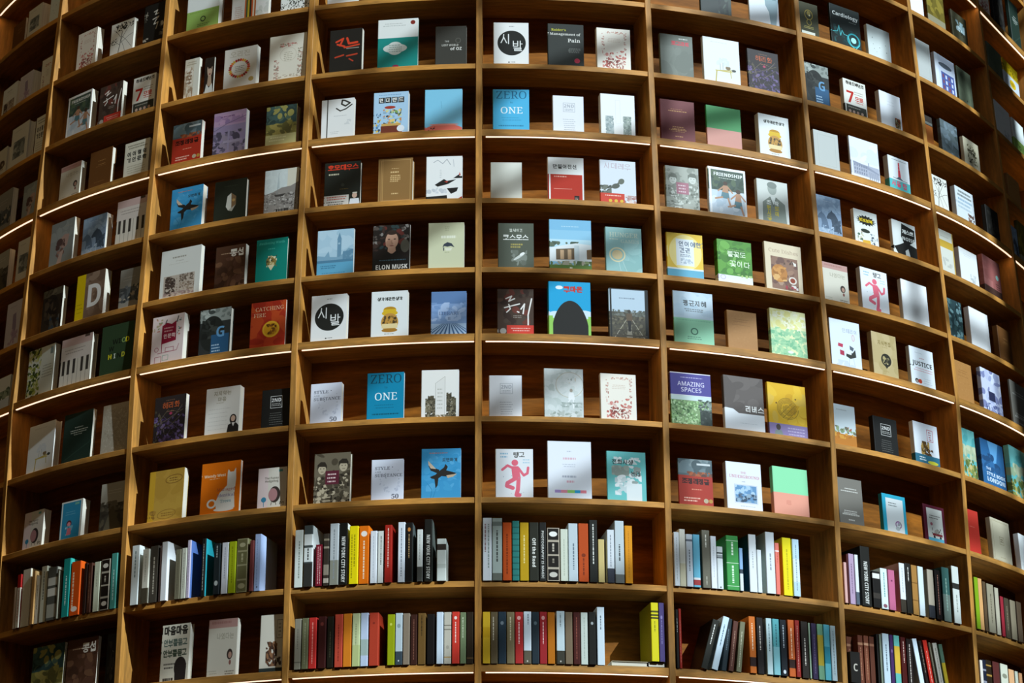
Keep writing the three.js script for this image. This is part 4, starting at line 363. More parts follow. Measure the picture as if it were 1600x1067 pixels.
  red: (d) => d.bg('#c2382c').ln(30, 54, 40, 1, 4, '#d9705f', 2), creamframe: (d) => d.bg('#c3bba0').f(7, 8, 86, 126, '#a3977a', 1.4).f(40, 56, 22, 24, '#8f8468', 1.6).ln(44, 62, 14, 2, 7, '#7d7258', 4).ln(34, 122, 32, 1, 4, '#a3977a'),
  yellowwhite: (d) => d.bg('#c9d3da').r(0, 0, 100, 60, '#c9ab10').n(0, 20, 100, 36, ['#8f7a10', '#dcc02a'], 14, 7).o(56, 94, 20, '#d6b41c').o(56, 94, 10, '#a88a14'),
};

function atlas() { const cv = document.createElement('canvas'); cv.width = cv.height = 2048; const c = cv.getContext('2d'); c.fillStyle = '#ccc'; c.fillRect(0, 0, 2048, 2048); return { cv, c }; }
function atlasMaterial(a) { const t = new THREE.CanvasTexture(a.cv); t.colorSpace = THREE.SRGBColorSpace; t.magFilter = THREE.LinearFilter; t.anisotropy = 8; return new THREE.MeshPhysicalMaterial({ map: t, roughness: 0.5, specularIntensity: 0.35, side: THREE.DoubleSide }); }
const FACE = {}, faceSheets = [];
Object.keys(DESIGN).forEach((name, n) => {
  const s = Math.floor(n / (COLS * ROWS)), i = n % (COLS * ROWS), x = (i % COLS) * CW, y = Math.floor(i / COLS) * CH;
  faceSheets[s] ??= atlas(); const { c } = faceSheets[s];
  c.save(); c.beginPath(); c.rect(x, y, CW, CH); c.clip(); c.translate(x, y); c.scale(CW / 100, CH / 141); DESIGN[name](new Pen(c)); c.restore();
  FACE[name] = { s, u0: (x + 1) / 2048, u1: (x + CW - 1) / 2048, v0: 1 - (y + CH - 1) / 2048, v1: 1 - (y + 1) / 2048 };
});
const faceMats = faceSheets.map(atlasMaterial);

// ---------- books ----------
const SW = 64, SP = 48, SH = 292;                              // a spine cell: 48 for the spine, 16 for the boards
const spineSheet = atlas(); let spineCount = 0;
function drawSpine(spec) {
  const i = spineCount++, x = (i % 32) * SW, y = Math.floor(i / 32) * SH, c = spineSheet.c, [base, side, ...ops] = spec.split(' ');
  c.save(); c.beginPath(); c.rect(x, y, SW, SH); c.clip(); c.translate(x, y);
  c.fillStyle = side; c.fillRect(0, 0, SW, SH); c.fillStyle = base; c.fillRect(0, 0, SP, SH);
  for (const op of ops) {
    const [a, b, d, e] = op.slice(1).split(','), K = op[0];
    if (K === 'B') { c.fillStyle = d; c.fillRect(0, a * SH, SP, (b - a) * SH); }
    if (K === 'O') { c.fillStyle = d; c.beginPath(); c.arc(SP / 2, a * SH, b * SP, 0, 7); c.fill(); }
    if (K === 'F') { c.strokeStyle = b; c.lineWidth = a * SP * 1.6; c.strokeRect(3, 3, SP - 6, SH - 6); }
    if (K === 'L') { c.fillStyle = b; let q = d * SH; while (q < e * SH) { const w = 4 + rnd() * 14; c.fillRect(a * SP - 3.5, q, 7, Math.min(w, e * SH - q)); q += w + 3.5; } }
    if (K === 'T') { c.save(); c.translate(SP / 2, a * SH); c.rotate(Math.PI / 2); c.fillStyle = d; c.font = 'bold ' + Math.round(e * SP) + 'px sans-serif'; c.textAlign = 'left'; c.textBaseline = 'middle'; const s = b.replaceAll('_', ' '), w = c.measureText(s).width; c.scale(Math.min(1, (0.96 - a) * SH / w), 1); c.fillText(s, 0, 0); c.restore(); }
  }
  c.restore();
  const v0 = 1 - (y + SH - 1) / 2048, v1 = 1 - (y + 1) / 2048;
  return { spine: [(x + 1) / 2048, (x + SP - 1) / 2048, v0, v1], board: [(x + SP + 3) / 2048, (x + SW - 3) / 2048, v0, v1] };
}
// Cover as a folded sheet: front board, rounded spine on the left, back board. Front at z = 0, foot at y = 0, spine at x = -w / 2.
function coverGeo(w, h, T, front, spine, back, stiff) {
  const t = stiff ? 0.0024 : 0.0013, r = Math.min(0.003, T * 0.28), x0 = -w / 2, out = [], inn = [];
  const add = (x, z, nx, nz, part, u) => { out.push([x, z, part, u]); inn.push([x - nx * t, z - nz * t]); };
  add(w / 2, 0, 0, 1, 0, 1); add(x0 + r * 1.6, 0, 0, 1, 0, 0.02);
  for (let i = 0; i <= 3; i++) { const a = i / 3 * Math.PI / 2; add(x0 + r - r * Math.sin(a), -r + r * Math.cos(a), -Math.sin(a), Math.cos(a), 1, 1 - 0.08 * i / 3); }
  for (let i = 0; i <= 3; i++) { const a = i / 3 * Math.PI / 2; add(x0 + r - r * Math.cos(a), -T + r - r * Math.sin(a), -Math.cos(a), -Math.sin(a), 1, 0.08 - 0.08 * i / 3); }
  add(w / 2, -T, 0, -1, 2, 1);
  const g = new Geo(), box = [front, spine, back], uv = (part, u, v) => { const b = box[part]; return [b[0] + (b[1] - b[0]) * u, b[2] + (b[3] - b[2]) * v]; };
  for (let i = 0; i + 1 < out.length; i++) {
    const A = out[i], B = out[i + 1], a = inn[i], b = inn[i + 1], part = i === 0 ? 0 : i === out.length - 2 ? 2 : 1, ua = i === 0 ? 1 : part === 2 ? 0 : A[2] === 0 ? 1 : A[3], ub = i === 0 ? 0 : part === 2 ? 1 : B[3], e = uv(part, 0.5, 0.5);
    g.quad([B[0], 0, B[1]], [A[0], 0, A[1]], [A[0], h, A[1]], [B[0], h, B[1]], uv(part, ub, 0), uv(part, ua, 0), uv(part, ua, 1), uv(part, ub, 1));
    g.quad([a[0], 0, a[1]], [b[0], 0, b[1]], [b[0], h, b[1]], [a[0], h, a[1]], e, e, e, e);
    g.quad([A[0], h, A[1]], [a[0], h, a[1]], [b[0], h, b[1]], [B[0], h, B[1]], e, e, e, e);
    g.quad([B[0], 0, B[1]], [b[0], 0, b[1]], [a[0], 0, a[1]], [A[0], 0, A[1]], e, e, e, e);
  }
  for (const [i, part] of [[0, 0], [out.length - 1, 2]]) { const A = out[i], a = inn[i], e = uv(part, 0.95, 0.5); g.quad([A[0], 0, A[1]], [a[0], 0, a[1]], [a[0], h, a[1]], [A[0], h, A[1]], e, e, e, e); }
  return g.make();
}
function pagesGeo(w, h, T, stiff) {
  const t = stiff ? 0.0024 : 0.0013, m = stiff ? 0.003 : 0.0006, g = new Geo(), x0 = -w / 2 + t + 0.0005, x1 = w / 2 - (stiff ? 0.003 : 0.0006), z0 = -T + t + 0.0001, z1 = -t - 0.0001, y0 = m, y1 = h - m;
  const k = 14;
  g.quad([x1, y0, z1], [x1, y0, z0], [x1, y1, z0], [x1, y1, z1], [0, 0], [T * k, 0], [T * k, 1], [0, 1]);
  g.quad([x0, y1, z1], [x1, y1, z1], [x1, y1, z0], [x0, y1, z0], [0, 0], [0, 1], [T * k, 1], [T * k, 0]);
  g.quad([x0, y0, z0], [x1, y0, z0], [x1, y0, z1], [x0, y0, z1], [T * k, 0], [T * k, 1], [0, 1], [0, 0]);
  g.quad([x0, y0, z1], [x1, y0, z1], [x1, y1, z1], [x0, y1, z1], [0, 0], [0, 0], [0, 1], [0, 1]);
  g.quad([x1, y0, z0], [x0, y0, z0], [x0, y1, z0], [x1, y1, z0], [0, 0], [0, 0], [0, 1], [0, 1]);
  return g.make();
}
function bookGroup(label, group) { const o = new THREE.Group(); o.name = numbered('book'); o.userData = { label, category: 'book', group }; scene.add(o); return o; }
const LEAN = 2 * Math.PI / 180;
// A book shown face-out: bay, shelf, angle round the axis, width, height, thickness.
function face(k, ang, w, h, T, design, label) {
  const o = bookGroup(label, 'books shown face-out on the round bookcase'), y = topY(k), R = radiusAt(y) - 0.015, F = FACE[design], stiff = hash(w * 9999, h * 9999) > 0.7;
  const fr = [F.u0, F.u1, F.v0, F.v1], ed = [F.u0, F.u0 + 0.06 * (F.u1 - F.u0), F.v0, F.v1];
  mesh('cover', coverGeo(w, h, T, fr, ed, ed, stiff), faceMats[F.s], o);
  mesh('page_block', pagesGeo(w, h, T, stiff), paper, o);
  const q = along(ang, R); o.position.set(q[0], y + T * Math.sin(LEAN) + 0.0004, q[1]);
  o.rotation.set(-LEAN, turnAt(ang), 0, 'YXZ');
}
// A book standing with its spine out; tilt leans it to the right.
let spineMat;
function spine(k, ang, T, h, tilt, lift, out, spec, label) {
  const o = bookGroup(label, 'books standing with their spines out on the round bookcase'), y = topY(k), R = radiusAt(y) + out, S = drawSpine(spec), stiff = hash(T * 99999, h * 9999) > 0.6;
  const w = Math.min(h * 0.7, DEPTH + out - 0.004), a = tilt * Math.PI / 180;
  const place = (g) => { g.rotateY(Math.PI / 2); g.translate(T / 2, 0, -w / 2); return g; };
  spineMat ??= atlasMaterial(spineSheet);
  mesh('cover', place(coverGeo(w, h, T, S.board, S.spine, S.board, stiff)), spineMat, o);
  mesh('page_block', place(pagesGeo(w, h, T, stiff)), paper, o);
  const q = along(ang, R); o.position.set(q[0], y + lift + T / 2 * Math.abs(Math.sin(a)) + 0.0004, q[1]);
  o.rotation.set(0, turnAt(ang), -a, 'YXZ');
}

// every book: (shelf, angle, ...) measured from the photograph
face(3, 0.0275, 0.144, 0.196, 0.017, 'sibal', 'white book with black disc holding two white Korean syllables, first bay right of centre');
face(3, 0.1091, 0.149, 0.197, 0.018, 'pain', 'charcoal book titled Management of Pain with red dot, first bay right of centre');
face(3, 0.1815, 0.142, 0.191, 0.024, 'horses', 'cream book with red horses at the bottom, beside charcoal one, first bay right of centre');
face(4, 0.0268, 0.147, 0.186, 0.018, 'zeroone', 'bright blue book lettered ZERO ONE, above upper light strip, first bay right of centre');
face(4, 0.1106, 0.126, 0.164, 0.020, 'secondw', 'small white 2ND book, above upper light strip, first bay right of centre');
face(4, 0.1842, 0.143, 0.185, 0.035, 'rocks', 'white book with two grey boulders, washed by sun, first bay right of centre');
face(5, 0.0193, 0.125, 0.162, 0.018, 'plaincream', 'plain pale cream book without any print, first bay right of centre');
face(5, 0.1049, 0.145, 0.190, 0.019, 'redbook', 'white book with big red square panel, first bay right of centre');
face(5, 0.1809, 0.148, 0.190, 0.012, 'cowred', 'pale book with leaping animal and red paper band, first bay right of centre');
face(6, 0.0324, 0.141, 0.194, 0.012, 'cosmos', 'grey-green book with white Korean title and comet, first bay right of centre');
face(6, 0.1093, 0.168, 0.215, 0.016, 'house', 'book with photo of white modern house under blue sky, first bay right of centre');
face(6, 0.1858, 0.147, 0.194, 0.020, 'hunger', 'pale teal book with a gold ring, first bay right of centre');
face(7, 0.0311, 0.142, 0.191, 0.017, 'brush', 'brown book with white brush letters over a red band, first bay right of centre');
face(7, 0.1064, 0.166, 0.227, 0.039, 'bear', 'tall blue book with dark mound on green hills, first bay right of centre');
face(7, 0.1895, 0.159, 0.211, 0.022, 'railway', 'black-edged book with man walking along rails, first bay right of centre');
face(8, 0.0170, 0.126, 0.170, 0.019, 'secondw', 'small white 2ND book, below middle light strip, first bay right of centre');
face(8, 0.0966, 0.152, 0.202, 0.013, 'moon', 'pale grey book with faint moon and small white figure, first bay right of centre');
face(8, 0.1723, 0.141, 0.190, 0.023, 'horses', 'white book with red horses, below middle light strip, first bay right of centre');
face(9, 0.0286, 0.143, 0.196, 0.016, 'runner', 'white book with a pink running figure, first bay right of centre');
face(9, 0.1033, 0.168, 0.231, 0.014, 'colorbar', 'tall white book with thin rainbow bar near bottom, first bay right of centre');
face(9, 0.1813, 0.153, 0.199, 0.011, 'tealface', 'teal book with pale torn face shape, first bay right of centre');
face(2, -0.2299, 0.133, 0.222, 0.016, 'plainwhite', 'white book cut off by the photo\'s top edge, first bay left of centre');
face(3, -0.2213, 0.139, 0.200, 0.029, 'handsu', 'black book with red brush lettering, first bay left of centre');
face(3, -0.1417, 0.168, 0.227, 0.015, 'tealplaque', 'half white half teal book with pale plaque, first bay left of centre');
face(3, -0.0620, 0.128, 0.182, 0.017, 'oz', 'dark grey book with small white lettering, first bay left of centre');
face(4, -0.2295, 0.139, 0.178, 0.019, 'gwhite', 'white book with black swirl and thin black stripe, first bay left of centre');
face(4, -0.1495, 0.144, 0.189, 0.029, 'wonder', 'pale blue picture book with boxed black Korean title, first bay left of centre');
face(4, -0.0719, 0.152, 0.190, 0.012, 'skymound', 'sky blue book with coral mound at bottom, first bay left of centre');
face(5, -0.2182, 0.151, 0.194, 0.024, 'homo', 'black book with red Korean title and white paper band, first bay left of centre');
face(5, -0.1402, 0.140, 0.191, 0.040, 'bronze', 'bronze book with fine framed border, first bay left of centre');
face(5, -0.0695, 0.145, 0.192, 0.014, 'birds', 'white book with black bird shapes and red corner, first bay left of centre');
face(6, -0.2245, 0.151, 0.196, 0.014, 'clock', 'pale blue book with hazy clock tower, first bay left of centre');
face(6, -0.1435, 0.150, 0.199, 0.014, 'portrait', 'dark book with man\'s portrait and large white name, first bay left of centre');
face(6, -0.0656, 0.142, 0.198, 0.033, 'umbrella', 'pale olive book with small dark umbrella, first bay left of centre');
face(7, -0.2300, 0.146, 0.196, 0.027, 'sibal', 'white book with black disc holding two white Korean syllables, first bay left of centre');
face(7, -0.1438, 0.145, 0.194, 0.028, 'jar', 'white book with a honey-coloured jar, first bay left of centre');
face(7, -0.0611, 0.138, 0.183, 0.019, 'library', 'slate blue book with receding floor lines, first bay left of centre');
face(8, -0.2310, 0.126, 0.165, 0.026, 'style', 'small white STYLE book, below middle light strip, first bay left of centre');
face(8, -0.1474, 0.145, 0.193, 0.018, 'zeroone2', 'teal blue book lettered ZERO ONE, below middle light strip, first bay left of centre');
face(8, -0.0722, 0.145, 0.196, 0.013, 'rocksdark', 'white book with two dark boulders and drawn slab, first bay left of centre');
face(9, -0.2198, 0.145, 0.202, 0.027, 'kids', 'sepia book with two children and maroon square, first bay left of centre');
face(9, -0.1431, 0.124, 0.164, 0.014, 'style', 'small white STYLE book, second shelf below middle light strip, first bay left of centre');
face(9, -0.0701, 0.151, 0.200, 0.018, 'swallow', 'bright blue book with dark swallow, first bay left of centre');
face(2, 0.3500, 0.143, 0.222, 0.013, 'darkgreen', 'dark book cut off by the photo\'s top edge, second bay right of centre');
face(2, 0.4342, 0.145, 0.222, 0.011, 'greyfig', 'white book with grey dancing figure at photo\'s top edge, second bay right of centre');
face(3, 0.2799, 0.144, 0.194, 0.017, 'greyred', 'grey-green book with short red title, second bay right of centre');
face(3, 0.3532, 0.166, 0.209, 0.019, 'table', 'cream book with thin yellow table drawing, second bay right of centre');
face(3, 0.4245, 0.149, 0.190, 0.013, 'fire', 'dark purple book with tangled lines and orange title, second bay right of centre');
face(4, 0.2757, 0.149, 0.187, 0.012, 'maroon', 'maroon book with gold lettering, second bay right of centre');
face(4, 0.3498, 0.156, 0.187, 0.012, 'split', 'green over pink book, above upper light strip, second bay right of centre');
face(4, 0.4345, 0.146, 0.191, 0.031, 'jar', 'white book with a honey-coloured jar, yellow spine, second bay right of centre');
face(5, 0.2778, 0.143, 0.190, 0.019, 'kidspale', 'faded book with two children and pink square, second bay right of centre');
face(5, 0.3485, 0.168, 0.211, 0.019, 'friend', 'white-framed FRIENDSHIP book with two running boys, second bay right of centre');
face(5, 0.4231, 0.145, 0.191, 0.021, 'suit', 'pale book with man in suit and yellow text, second bay right of centre');
face(6, 0.2762, 0.153, 0.193, 0.014, 'yellowblue', 'yellow book with pale panel and blue bottom, second bay right of centre');
face(6, 0.3529, 0.153, 0.189, 0.030, 'green', 'leaf green book with white handwritten Korean title, second bay right of centre');
face(6, 0.4325, 0.172, 0.211, 0.015, 'cook', 'beige cookbook with bread and teacup photo, second bay right of centre');
face(7, 0.2839, 0.167, 0.222, 0.009, 'mint', 'pale blue and mint book with round seal, second bay right of centre');
face(7, 0.3575, 0.130, 0.164, 0.023, 'kraft', 'small plain brown kraft book, second bay right of centre');
face(7, 0.4319, 0.166, 0.200, 0.020, 'watercolor', 'pale yellow to green watercolour book, second bay right of centre');
face(8, 0.2763, 0.168, 0.217, 0.014, 'amazing', 'purple AMAZING SPACES book with garden photo, second bay right of centre');
face(8, 0.3557, 0.172, 0.226, 0.020, 'river', 'taupe book with white band and white Korean title, second bay right of centre');
face(8, 0.4239, 0.174, 0.220, 0.015, 'maze', 'yellow book with round maze lines, second bay right of centre');
face(9, 0.2790, 0.140, 0.188, 0.009, 'redteal', 'red book with grey-blue sky at its top, second bay right of centre');
face(9, 0.3508, 0.150, 0.193, 0.029, 'under', 'white book with small blue framed painting, second bay right of centre');
face(9, 0.4233, 0.157, 0.196, 0.024, 'split2', 'mint over peach book, just above spine shelf, second bay right of centre');
face(2, -0.4666, 0.163, 0.222, 0.035, 'greenwhite', 'white over green book with small round seal, second bay left of centre');
face(2, -0.3820, 0.175, 0.222, 0.019, 'stripes', 'white book with rainbow stripes down its middle, second bay left of centre');
face(2, -0.3064, 0.130, 0.222, 0.014, 'dotted', 'white book with black speckled print, second bay left of centre');
face(3, -0.4778, 0.074, 0.187, 0.019, 'collage', 'narrow beige book with collage, beside woman\'s face, second bay left of centre');
face(3, -0.4459, 0.047, 0.173, 0.010, 'woman', 'narrow dark book with woman\'s face, second bay left of centre');
face(3, -0.3919, 0.154, 0.188, 0.028, 'ring', 'white book with red and orange ring, second bay left of centre');
face(3, -0.3133, 0.166, 0.210, 0.020, 'people', 'cream book with small drawn people and wreath, second bay left of centre');
face(4, -0.4766, 0.145, 0.184, 0.024, 'redteal', 'red book with dark top, above upper light strip, second bay left of centre');
face(4, -0.4026, 0.153, 0.195, 0.027, 'lilac', 'lilac book with dim city view, second bay left of centre');
face(4, -0.3176, 0.136, 0.180, 0.040, 'land', 'dark teal and olive landscape book, second bay left of centre');
face(5, -0.4671, 0.155, 0.187, 0.033, 'swallow', 'muted blue book with dark swallow, second bay left of centre');
face(5, -0.3931, 0.147, 0.181, 0.022, 'hexagon', 'dark green book with pale hexagon, second bay left of centre');
face(5, -0.3112, 0.149, 0.194, 0.016, 'harbour', 'grey book with sailing harbour photo, second bay left of centre');
face(6, -0.4685, 0.194, 0.213, 0.023, 'sepia', 'large white book with sepia bottom photo, second bay left of centre');
face(6, -0.3854, 0.136, 0.184, 0.028, 'tongseop', 'brown book with two white Korean syllables, second bay left of centre');
face(6, -0.3203, 0.136, 0.188, 0.020, 'tealgold', 'teal green book with gold ornament, second bay left of centre');
face(7, -0.4811, 0.155, 0.205, 0.036, 'banner', 'white and pink book with crimson banner, second bay left of centre');
face(7, -0.4028, 0.141, 0.197, 0.026, 'darkg', 'dark photo book with blue letter panel, second bay left of centre');
face(7, -0.3200, 0.151, 0.196, 0.019, 'catching', 'red CATCHING FIRE book with gold disc, second bay left of centre');
face(8, -0.4706, 0.148, 0.195, 0.023, 'fire', 'dark purple book with tangled lines, below middle light strip, second bay left of centre');
face(8, -0.3850, 0.151, 0.195, 0.032, 'lady', 'white book with woman in black at corner, second bay left of centre');
face(8, -0.3041, 0.117, 0.160, 0.017, 'secondb', 'black 2ND book with white boxed letters, second bay left of centre');
face(9, -0.4707, 0.164, 0.210, 0.031, 'ochre', 'ochre kraft book with faint stamped ovals, second bay left of centre');
face(9, -0.3835, 0.171, 0.210, 0.016, 'cat', 'bright orange book with white sitting cat, second bay left of centre');
face(9, -0.3053, 0.120, 0.163, 0.014, 'hedgehog', 'grey cream book with small hedgehog, second bay left of centre');
face(11, -0.4438, 0.127, 0.222, 0.027, 'boldtitle', 'white book with three rows of bold title and dark head, second bay left of centre');
face(11, -0.3712, 0.123, 0.222, 0.026, 'pinkgirl', 'cream book with pink strip and small girl, second bay left of centre');
face(11, -0.2992, 0.095, 0.222, 0.020, 'figures', 'cream book with brown figures on dark base, second bay left of centre');
face(2, -0.7098, 0.130, 0.185, 0.036, 'horses', 'dim cream book with red horses, third bay left of centre');
face(2, -0.6278, 0.139, 0.158, 0.020, 'inktree', 'white book with black ink tree, third bay left of centre');
face(2, -0.5606, 0.119, 0.191, 0.018, 'script', 'black book with white vertical brush script, third bay left of centre');
face(3, -0.7108, 0.160, 0.200, 0.032, 'friend', 'dark white-framed book with two running boys, third bay left of centre');
face(3, -0.6384, 0.138, 0.184, 0.027, 'brush', 'dark book with white brush letters over red band, third bay left of centre');
face(3, -0.5684, 0.126, 0.170, 0.020, 'seven', 'white book with large red numeral 7, third bay left of centre');
face(4, -0.7136, 0.136, 0.162, 0.028, 'pinkgirl', 'cream book with pink strip and tiny figure, third bay left of centre');
face(4, -0.6455, 0.134, 0.176, 0.023, 'kraftdark', 'dark brown kraft book with white page edge, third bay left of centre');
face(4, -0.5705, 0.137, 0.162, 0.019, 'dense', 'pale book densely printed with black Korean letters, third bay left of centre');
face(5, -0.7164, 0.154, 0.202, 0.028, 'hand', 'blue-grey book with pinkish hand, third bay left of centre');
face(5, -0.6436, 0.140, 0.169, 0.037, 'bluehorse', 'grey-blue book with misty horses, third bay left of centre');
face(5, -0.5683, 0.166, 0.199, 0.014, 'piano', 'book with piano keys and pink top, third bay left of centre');
face(6, -0.7214, 0.131, 0.193, 0.027, 'darkbrown', 'dark brown blurred photo book, third bay left of centre');
face(6, -0.6383, 0.165, 0.207, 0.037, 'bigd', 'yellow-spined brown book with large white letter D, third bay left of centre');
face(6, -0.5586, 0.113, 0.176, 0.015, 'greyphoto', 'dull grey book with dark photo lower half, third bay left of centre');
face(7, -0.7315, 0.174, 0.216, 0.027, 'leaf', 'half leafy green half white book, third bay left of centre');
face(7, -0.6535, 0.183, 0.212, 0.032, 'piano', 'book with piano keys, above middle light strip, third bay left of centre');
face(7, -0.5723, 0.172, 0.218, 0.013, 'wild', 'dark green book with yellow and white letters, third bay left of centre');
face(8, -0.7176, 0.167, 0.209, 0.033, 'table', 'cream book with thin yellow table drawing, third bay left of centre');
face(8, -0.6396, 0.166, 0.212, 0.021, 'forest', 'dark green book with white centred lines, third bay left of centre');
face(8, -0.5663, 0.142, 0.209, 0.013, 'map', 'grey book with fine map print, third bay left of centre');
face(9, -0.7221, 0.125, 0.158, 0.036, 'hedgehog', 'dim cream book with small hedgehog, third bay left of centre');
face(9, -0.6415, 0.124, 0.160, 0.039, 'bluewhite', 'blue book with white border and pink figure, third bay left of centre');
face(9, -0.5632, 0.129, 0.199, 0.013, 'greyland', 'grey book with dark railway landscape, third bay left of centre');
face(11, -0.6719, 0.186, 0.222, 0.014, 'land', 'dim olive landscape book at photo\'s bottom edge, third bay left of centre');
face(11, -0.6043, 0.163, 0.222, 0.018, 'tongseop', 'dim brown book with two white Korean syllables, third bay left of centre');
face(11, -0.5489, 0.060, 0.222, 0.017, 'darkfig', 'dark book with faint pale outline at bottom edge, third bay left of centre');
face(1, -0.9347, 0.128, 0.133, 0.012, 'kraftdark', 'dim brown book beside white photo book, fourth bay left of centre');
face(1, -0.8788, 0.126, 0.149, 0.040, 'photo', 'cream book with small grey photo, fourth bay left of centre');
face(1, -0.8122, 0.095, 0.222, 0.017, 'specks', 'cream book with few dark specks, fourth bay left of centre');
face(2, -0.9369, 0.146, 0.140, 0.016, 'sepia', 'cream book with brown figures, leftmost of its shelf, fourth bay left of centre');
face(2, -0.8794, 0.118, 0.140, 0.039, 'lilacfig', 'pale lilac book with faint figure, fourth bay left of centre');
face(2, -0.8132, 0.101, 0.153, 0.015, 'people', 'cream book with pinkish wreath, fourth bay left of centre');
face(3, -0.9382, 0.125, 0.141, 0.019, 'oval', 'cream book with brown oval cut by photo\'s left edge, fourth bay left of centre');
face(3, -0.8754, 0.153, 0.203, 0.032, 'photo', 'pale book with grey oval photo, fourth bay left of centre');
face(3, -0.8103, 0.086, 0.185, 0.014, 'dense', 'cream book with bold black script, fourth bay left of centre');
face(4, -0.8994, 0.140, 0.197, 0.028, 'greyphoto', 'pale grey book cut by photo\'s left edge, fourth bay left of centre');
face(4, -0.8167, 0.122, 0.163, 0.019, 'hand', 'dim grey book with pale hand, fourth bay left of centre');
face(5, -0.8852, 0.152, 0.192, 0.028, 'greyland', 'pale grey book at photo\'s left edge, fourth bay left of centre');
face(5, -0.8139, 0.107, 0.199, 0.016, 'photo', 'pale blue-grey book beside the divider, fourth bay left of centre');
face(6, -0.8193, 0.124, 0.211, 0.015, 'lilacfig', 'lilac white book with faint landscape, fourth bay left of centre');
face(7, -0.8284, 0.126, 0.150, 0.016, 'sailwhite', 'white and green book at photo\'s left edge, fourth bay left of centre');
face(2, 0.5177, 0.103, 0.161, 0.009, 'gold8', 'dark olive book with gold ring figure, third bay right of centre');
face(2, 0.5925, 0.171, 0.197, 0.012, 'cardio', 'black Cardiology book with glowing cyan heart, third bay right of centre');
face(2, 0.6658, 0.141, 0.158, 0.019, 'specks', 'white book with few dark specks, third bay right of centre');
face(3, 0.5226, 0.127, 0.189, 0.018, 'darkg', 'grey photo book with blue letter panel, third bay right of centre');
face(3, 0.5980, 0.128, 0.165, 0.024, 'seven', 'white book with large red numeral 7, third bay right of centre');
face(3, 0.6756, 0.132, 0.168, 0.026, 'tinyphoto', 'white book with tiny brown photo at corner, third bay right of centre');
face(4, 0.5290, 0.129, 0.173, 0.017, 'palegrey', 'pale grey book with thin ruled frame, third bay right of centre');
face(4, 0.6043, 0.164, 0.190, 0.012, 'piazza', 'white book with drawn palace facade, third bay right of centre');
face(4, 0.6785, 0.129, 0.160, 0.029, 'tower', 'white and teal book with red tower, third bay right of centre');
face(5, 0.5216, 0.128, 0.175, 0.012, 'bluehorse', 'blue book with misty horses, third bay right of centre');
face(5, 0.5928, 0.130, 0.154, 0.020, 'comic', 'white comic book with yellow burst title, third bay right of centre');
face(5, 0.6737, 0.145, 0.159, 0.018, 'noise', 'white book with black ink shape and lettering, third bay right of centre');
face(6, 0.5223, 0.132, 0.171, 0.020, 'pinkgirl', 'pale book with pink top and small girl, third bay right of centre');
face(6, 0.5970, 0.148, 0.189, 0.027, 'runner', 'white book with a pink running figure, third bay right of centre');
face(6, 0.6813, 0.159, 0.188, 0.021, 'plainwhite', 'plain bright white book, third bay right of centre');
face(7, 0.5302, 0.153, 0.205, 0.009, 'chairs', 'white book with red shapes and dark chair, third bay right of centre');
face(7, 0.6040, 0.136, 0.189, 0.027, 'emblem', 'tan book with round dark emblem, third bay right of centre');
face(7, 0.6810, 0.145, 0.171, 0.021, 'justice', 'white JUSTICE book with bold black title, third bay right of centre');
face(8, 0.5190, 0.115, 0.175, 0.012, 'field', 'pale book with orange field at bottom, third bay right of centre');
face(8, 0.5951, 0.128, 0.158, 0.026, 'secondb', 'black 2ND book with white boxed letters, third bay right of centre');
face(8, 0.6783, 0.146, 0.179, 0.024, 'mask', 'white book with brown mask and teal band, third bay right of centre');
face(9, 0.5232, 0.120, 0.191, 0.018, 'greylines', 'grey book with white strokes, third bay right of centre');
face(9, 0.6033, 0.126, 0.159, 0.022, 'cyanborder', 'white book with cyan border, third bay right of centre');
face(9, 0.6845, 0.127, 0.155, 0.014, 'maroonborder', 'white book with maroon border and toy cart, third bay right of centre');
face(1, 0.7762, 0.115, 0.222, 0.009, 'plainwhite', 'white book cut off by photo\'s top edge, fourth bay right of centre');
face(1, 0.8370, 0.144, 0.222, 0.010, 'mustard', 'dim mustard book with pale bottom, fourth bay right of centre');
face(1, 0.9161, 0.150, 0.152, 0.013, 'flower', 'dark olive book with pale blue flower, fourth bay right of centre');
face(2, 0.7766, 0.118, 0.199, 0.019, 'palegrey', 'plain grey book beside the divider, fourth bay right of centre');
face(2, 0.8412, 0.166, 0.182, 0.020, 'building', 'white book with blue townhouse, fourth bay right of centre');
face(2, 0.9055, 0.135, 0.185, 0.013, 'dullgreen', 'dull green book with a tiny mark, fourth bay right of centre');
face(3, 0.7672, 0.068, 0.143, 0.012, 'orangedark', 'dark book with orange lower half, fourth bay right of centre');
face(3, 0.8279, 0.135, 0.165, 0.020, 'bluegrey', 'blue-grey book with smoky print, fourth bay right of centre');
face(3, 0.8969, 0.142, 0.144, 0.019, 'skull', 'cream book with ornate dark lettering, fourth bay right of centre');
face(4, 0.7768, 0.122, 0.154, 0.018, 'inktree', 'white book with black ink tree, fourth bay right of centre');
face(4, 0.8497, 0.151, 0.156, 0.026, 'blocktext', 'white book with lines of grey block letters, fourth bay right of centre');
face(4, 0.9426, 0.129, 0.154, 0.022, 'darkfig', 'dim black book with faint pale figure, fourth bay right of centre');
face(5, 0.7753, 0.114, 0.201, 0.015, 'creamstripe', 'cream book with yellow band, fourth bay right of centre');
face(5, 0.8366, 0.144, 0.158, 0.026, 'palewhite', 'white book with faint grey sketch, fourth bay right of centre');
face(5, 0.9116, 0.163, 0.186, 0.025, 'pinkdark', 'pink book with dark base, fourth bay right of centre');
face(6, 0.7752, 0.115, 0.179, 0.017, 'tealpattern', 'dark teal patterned book, fourth bay right of centre');
face(6, 0.8445, 0.153, 0.183, 0.028, 'plainwhite', 'white book with thick grey spine, fourth bay right of centre');
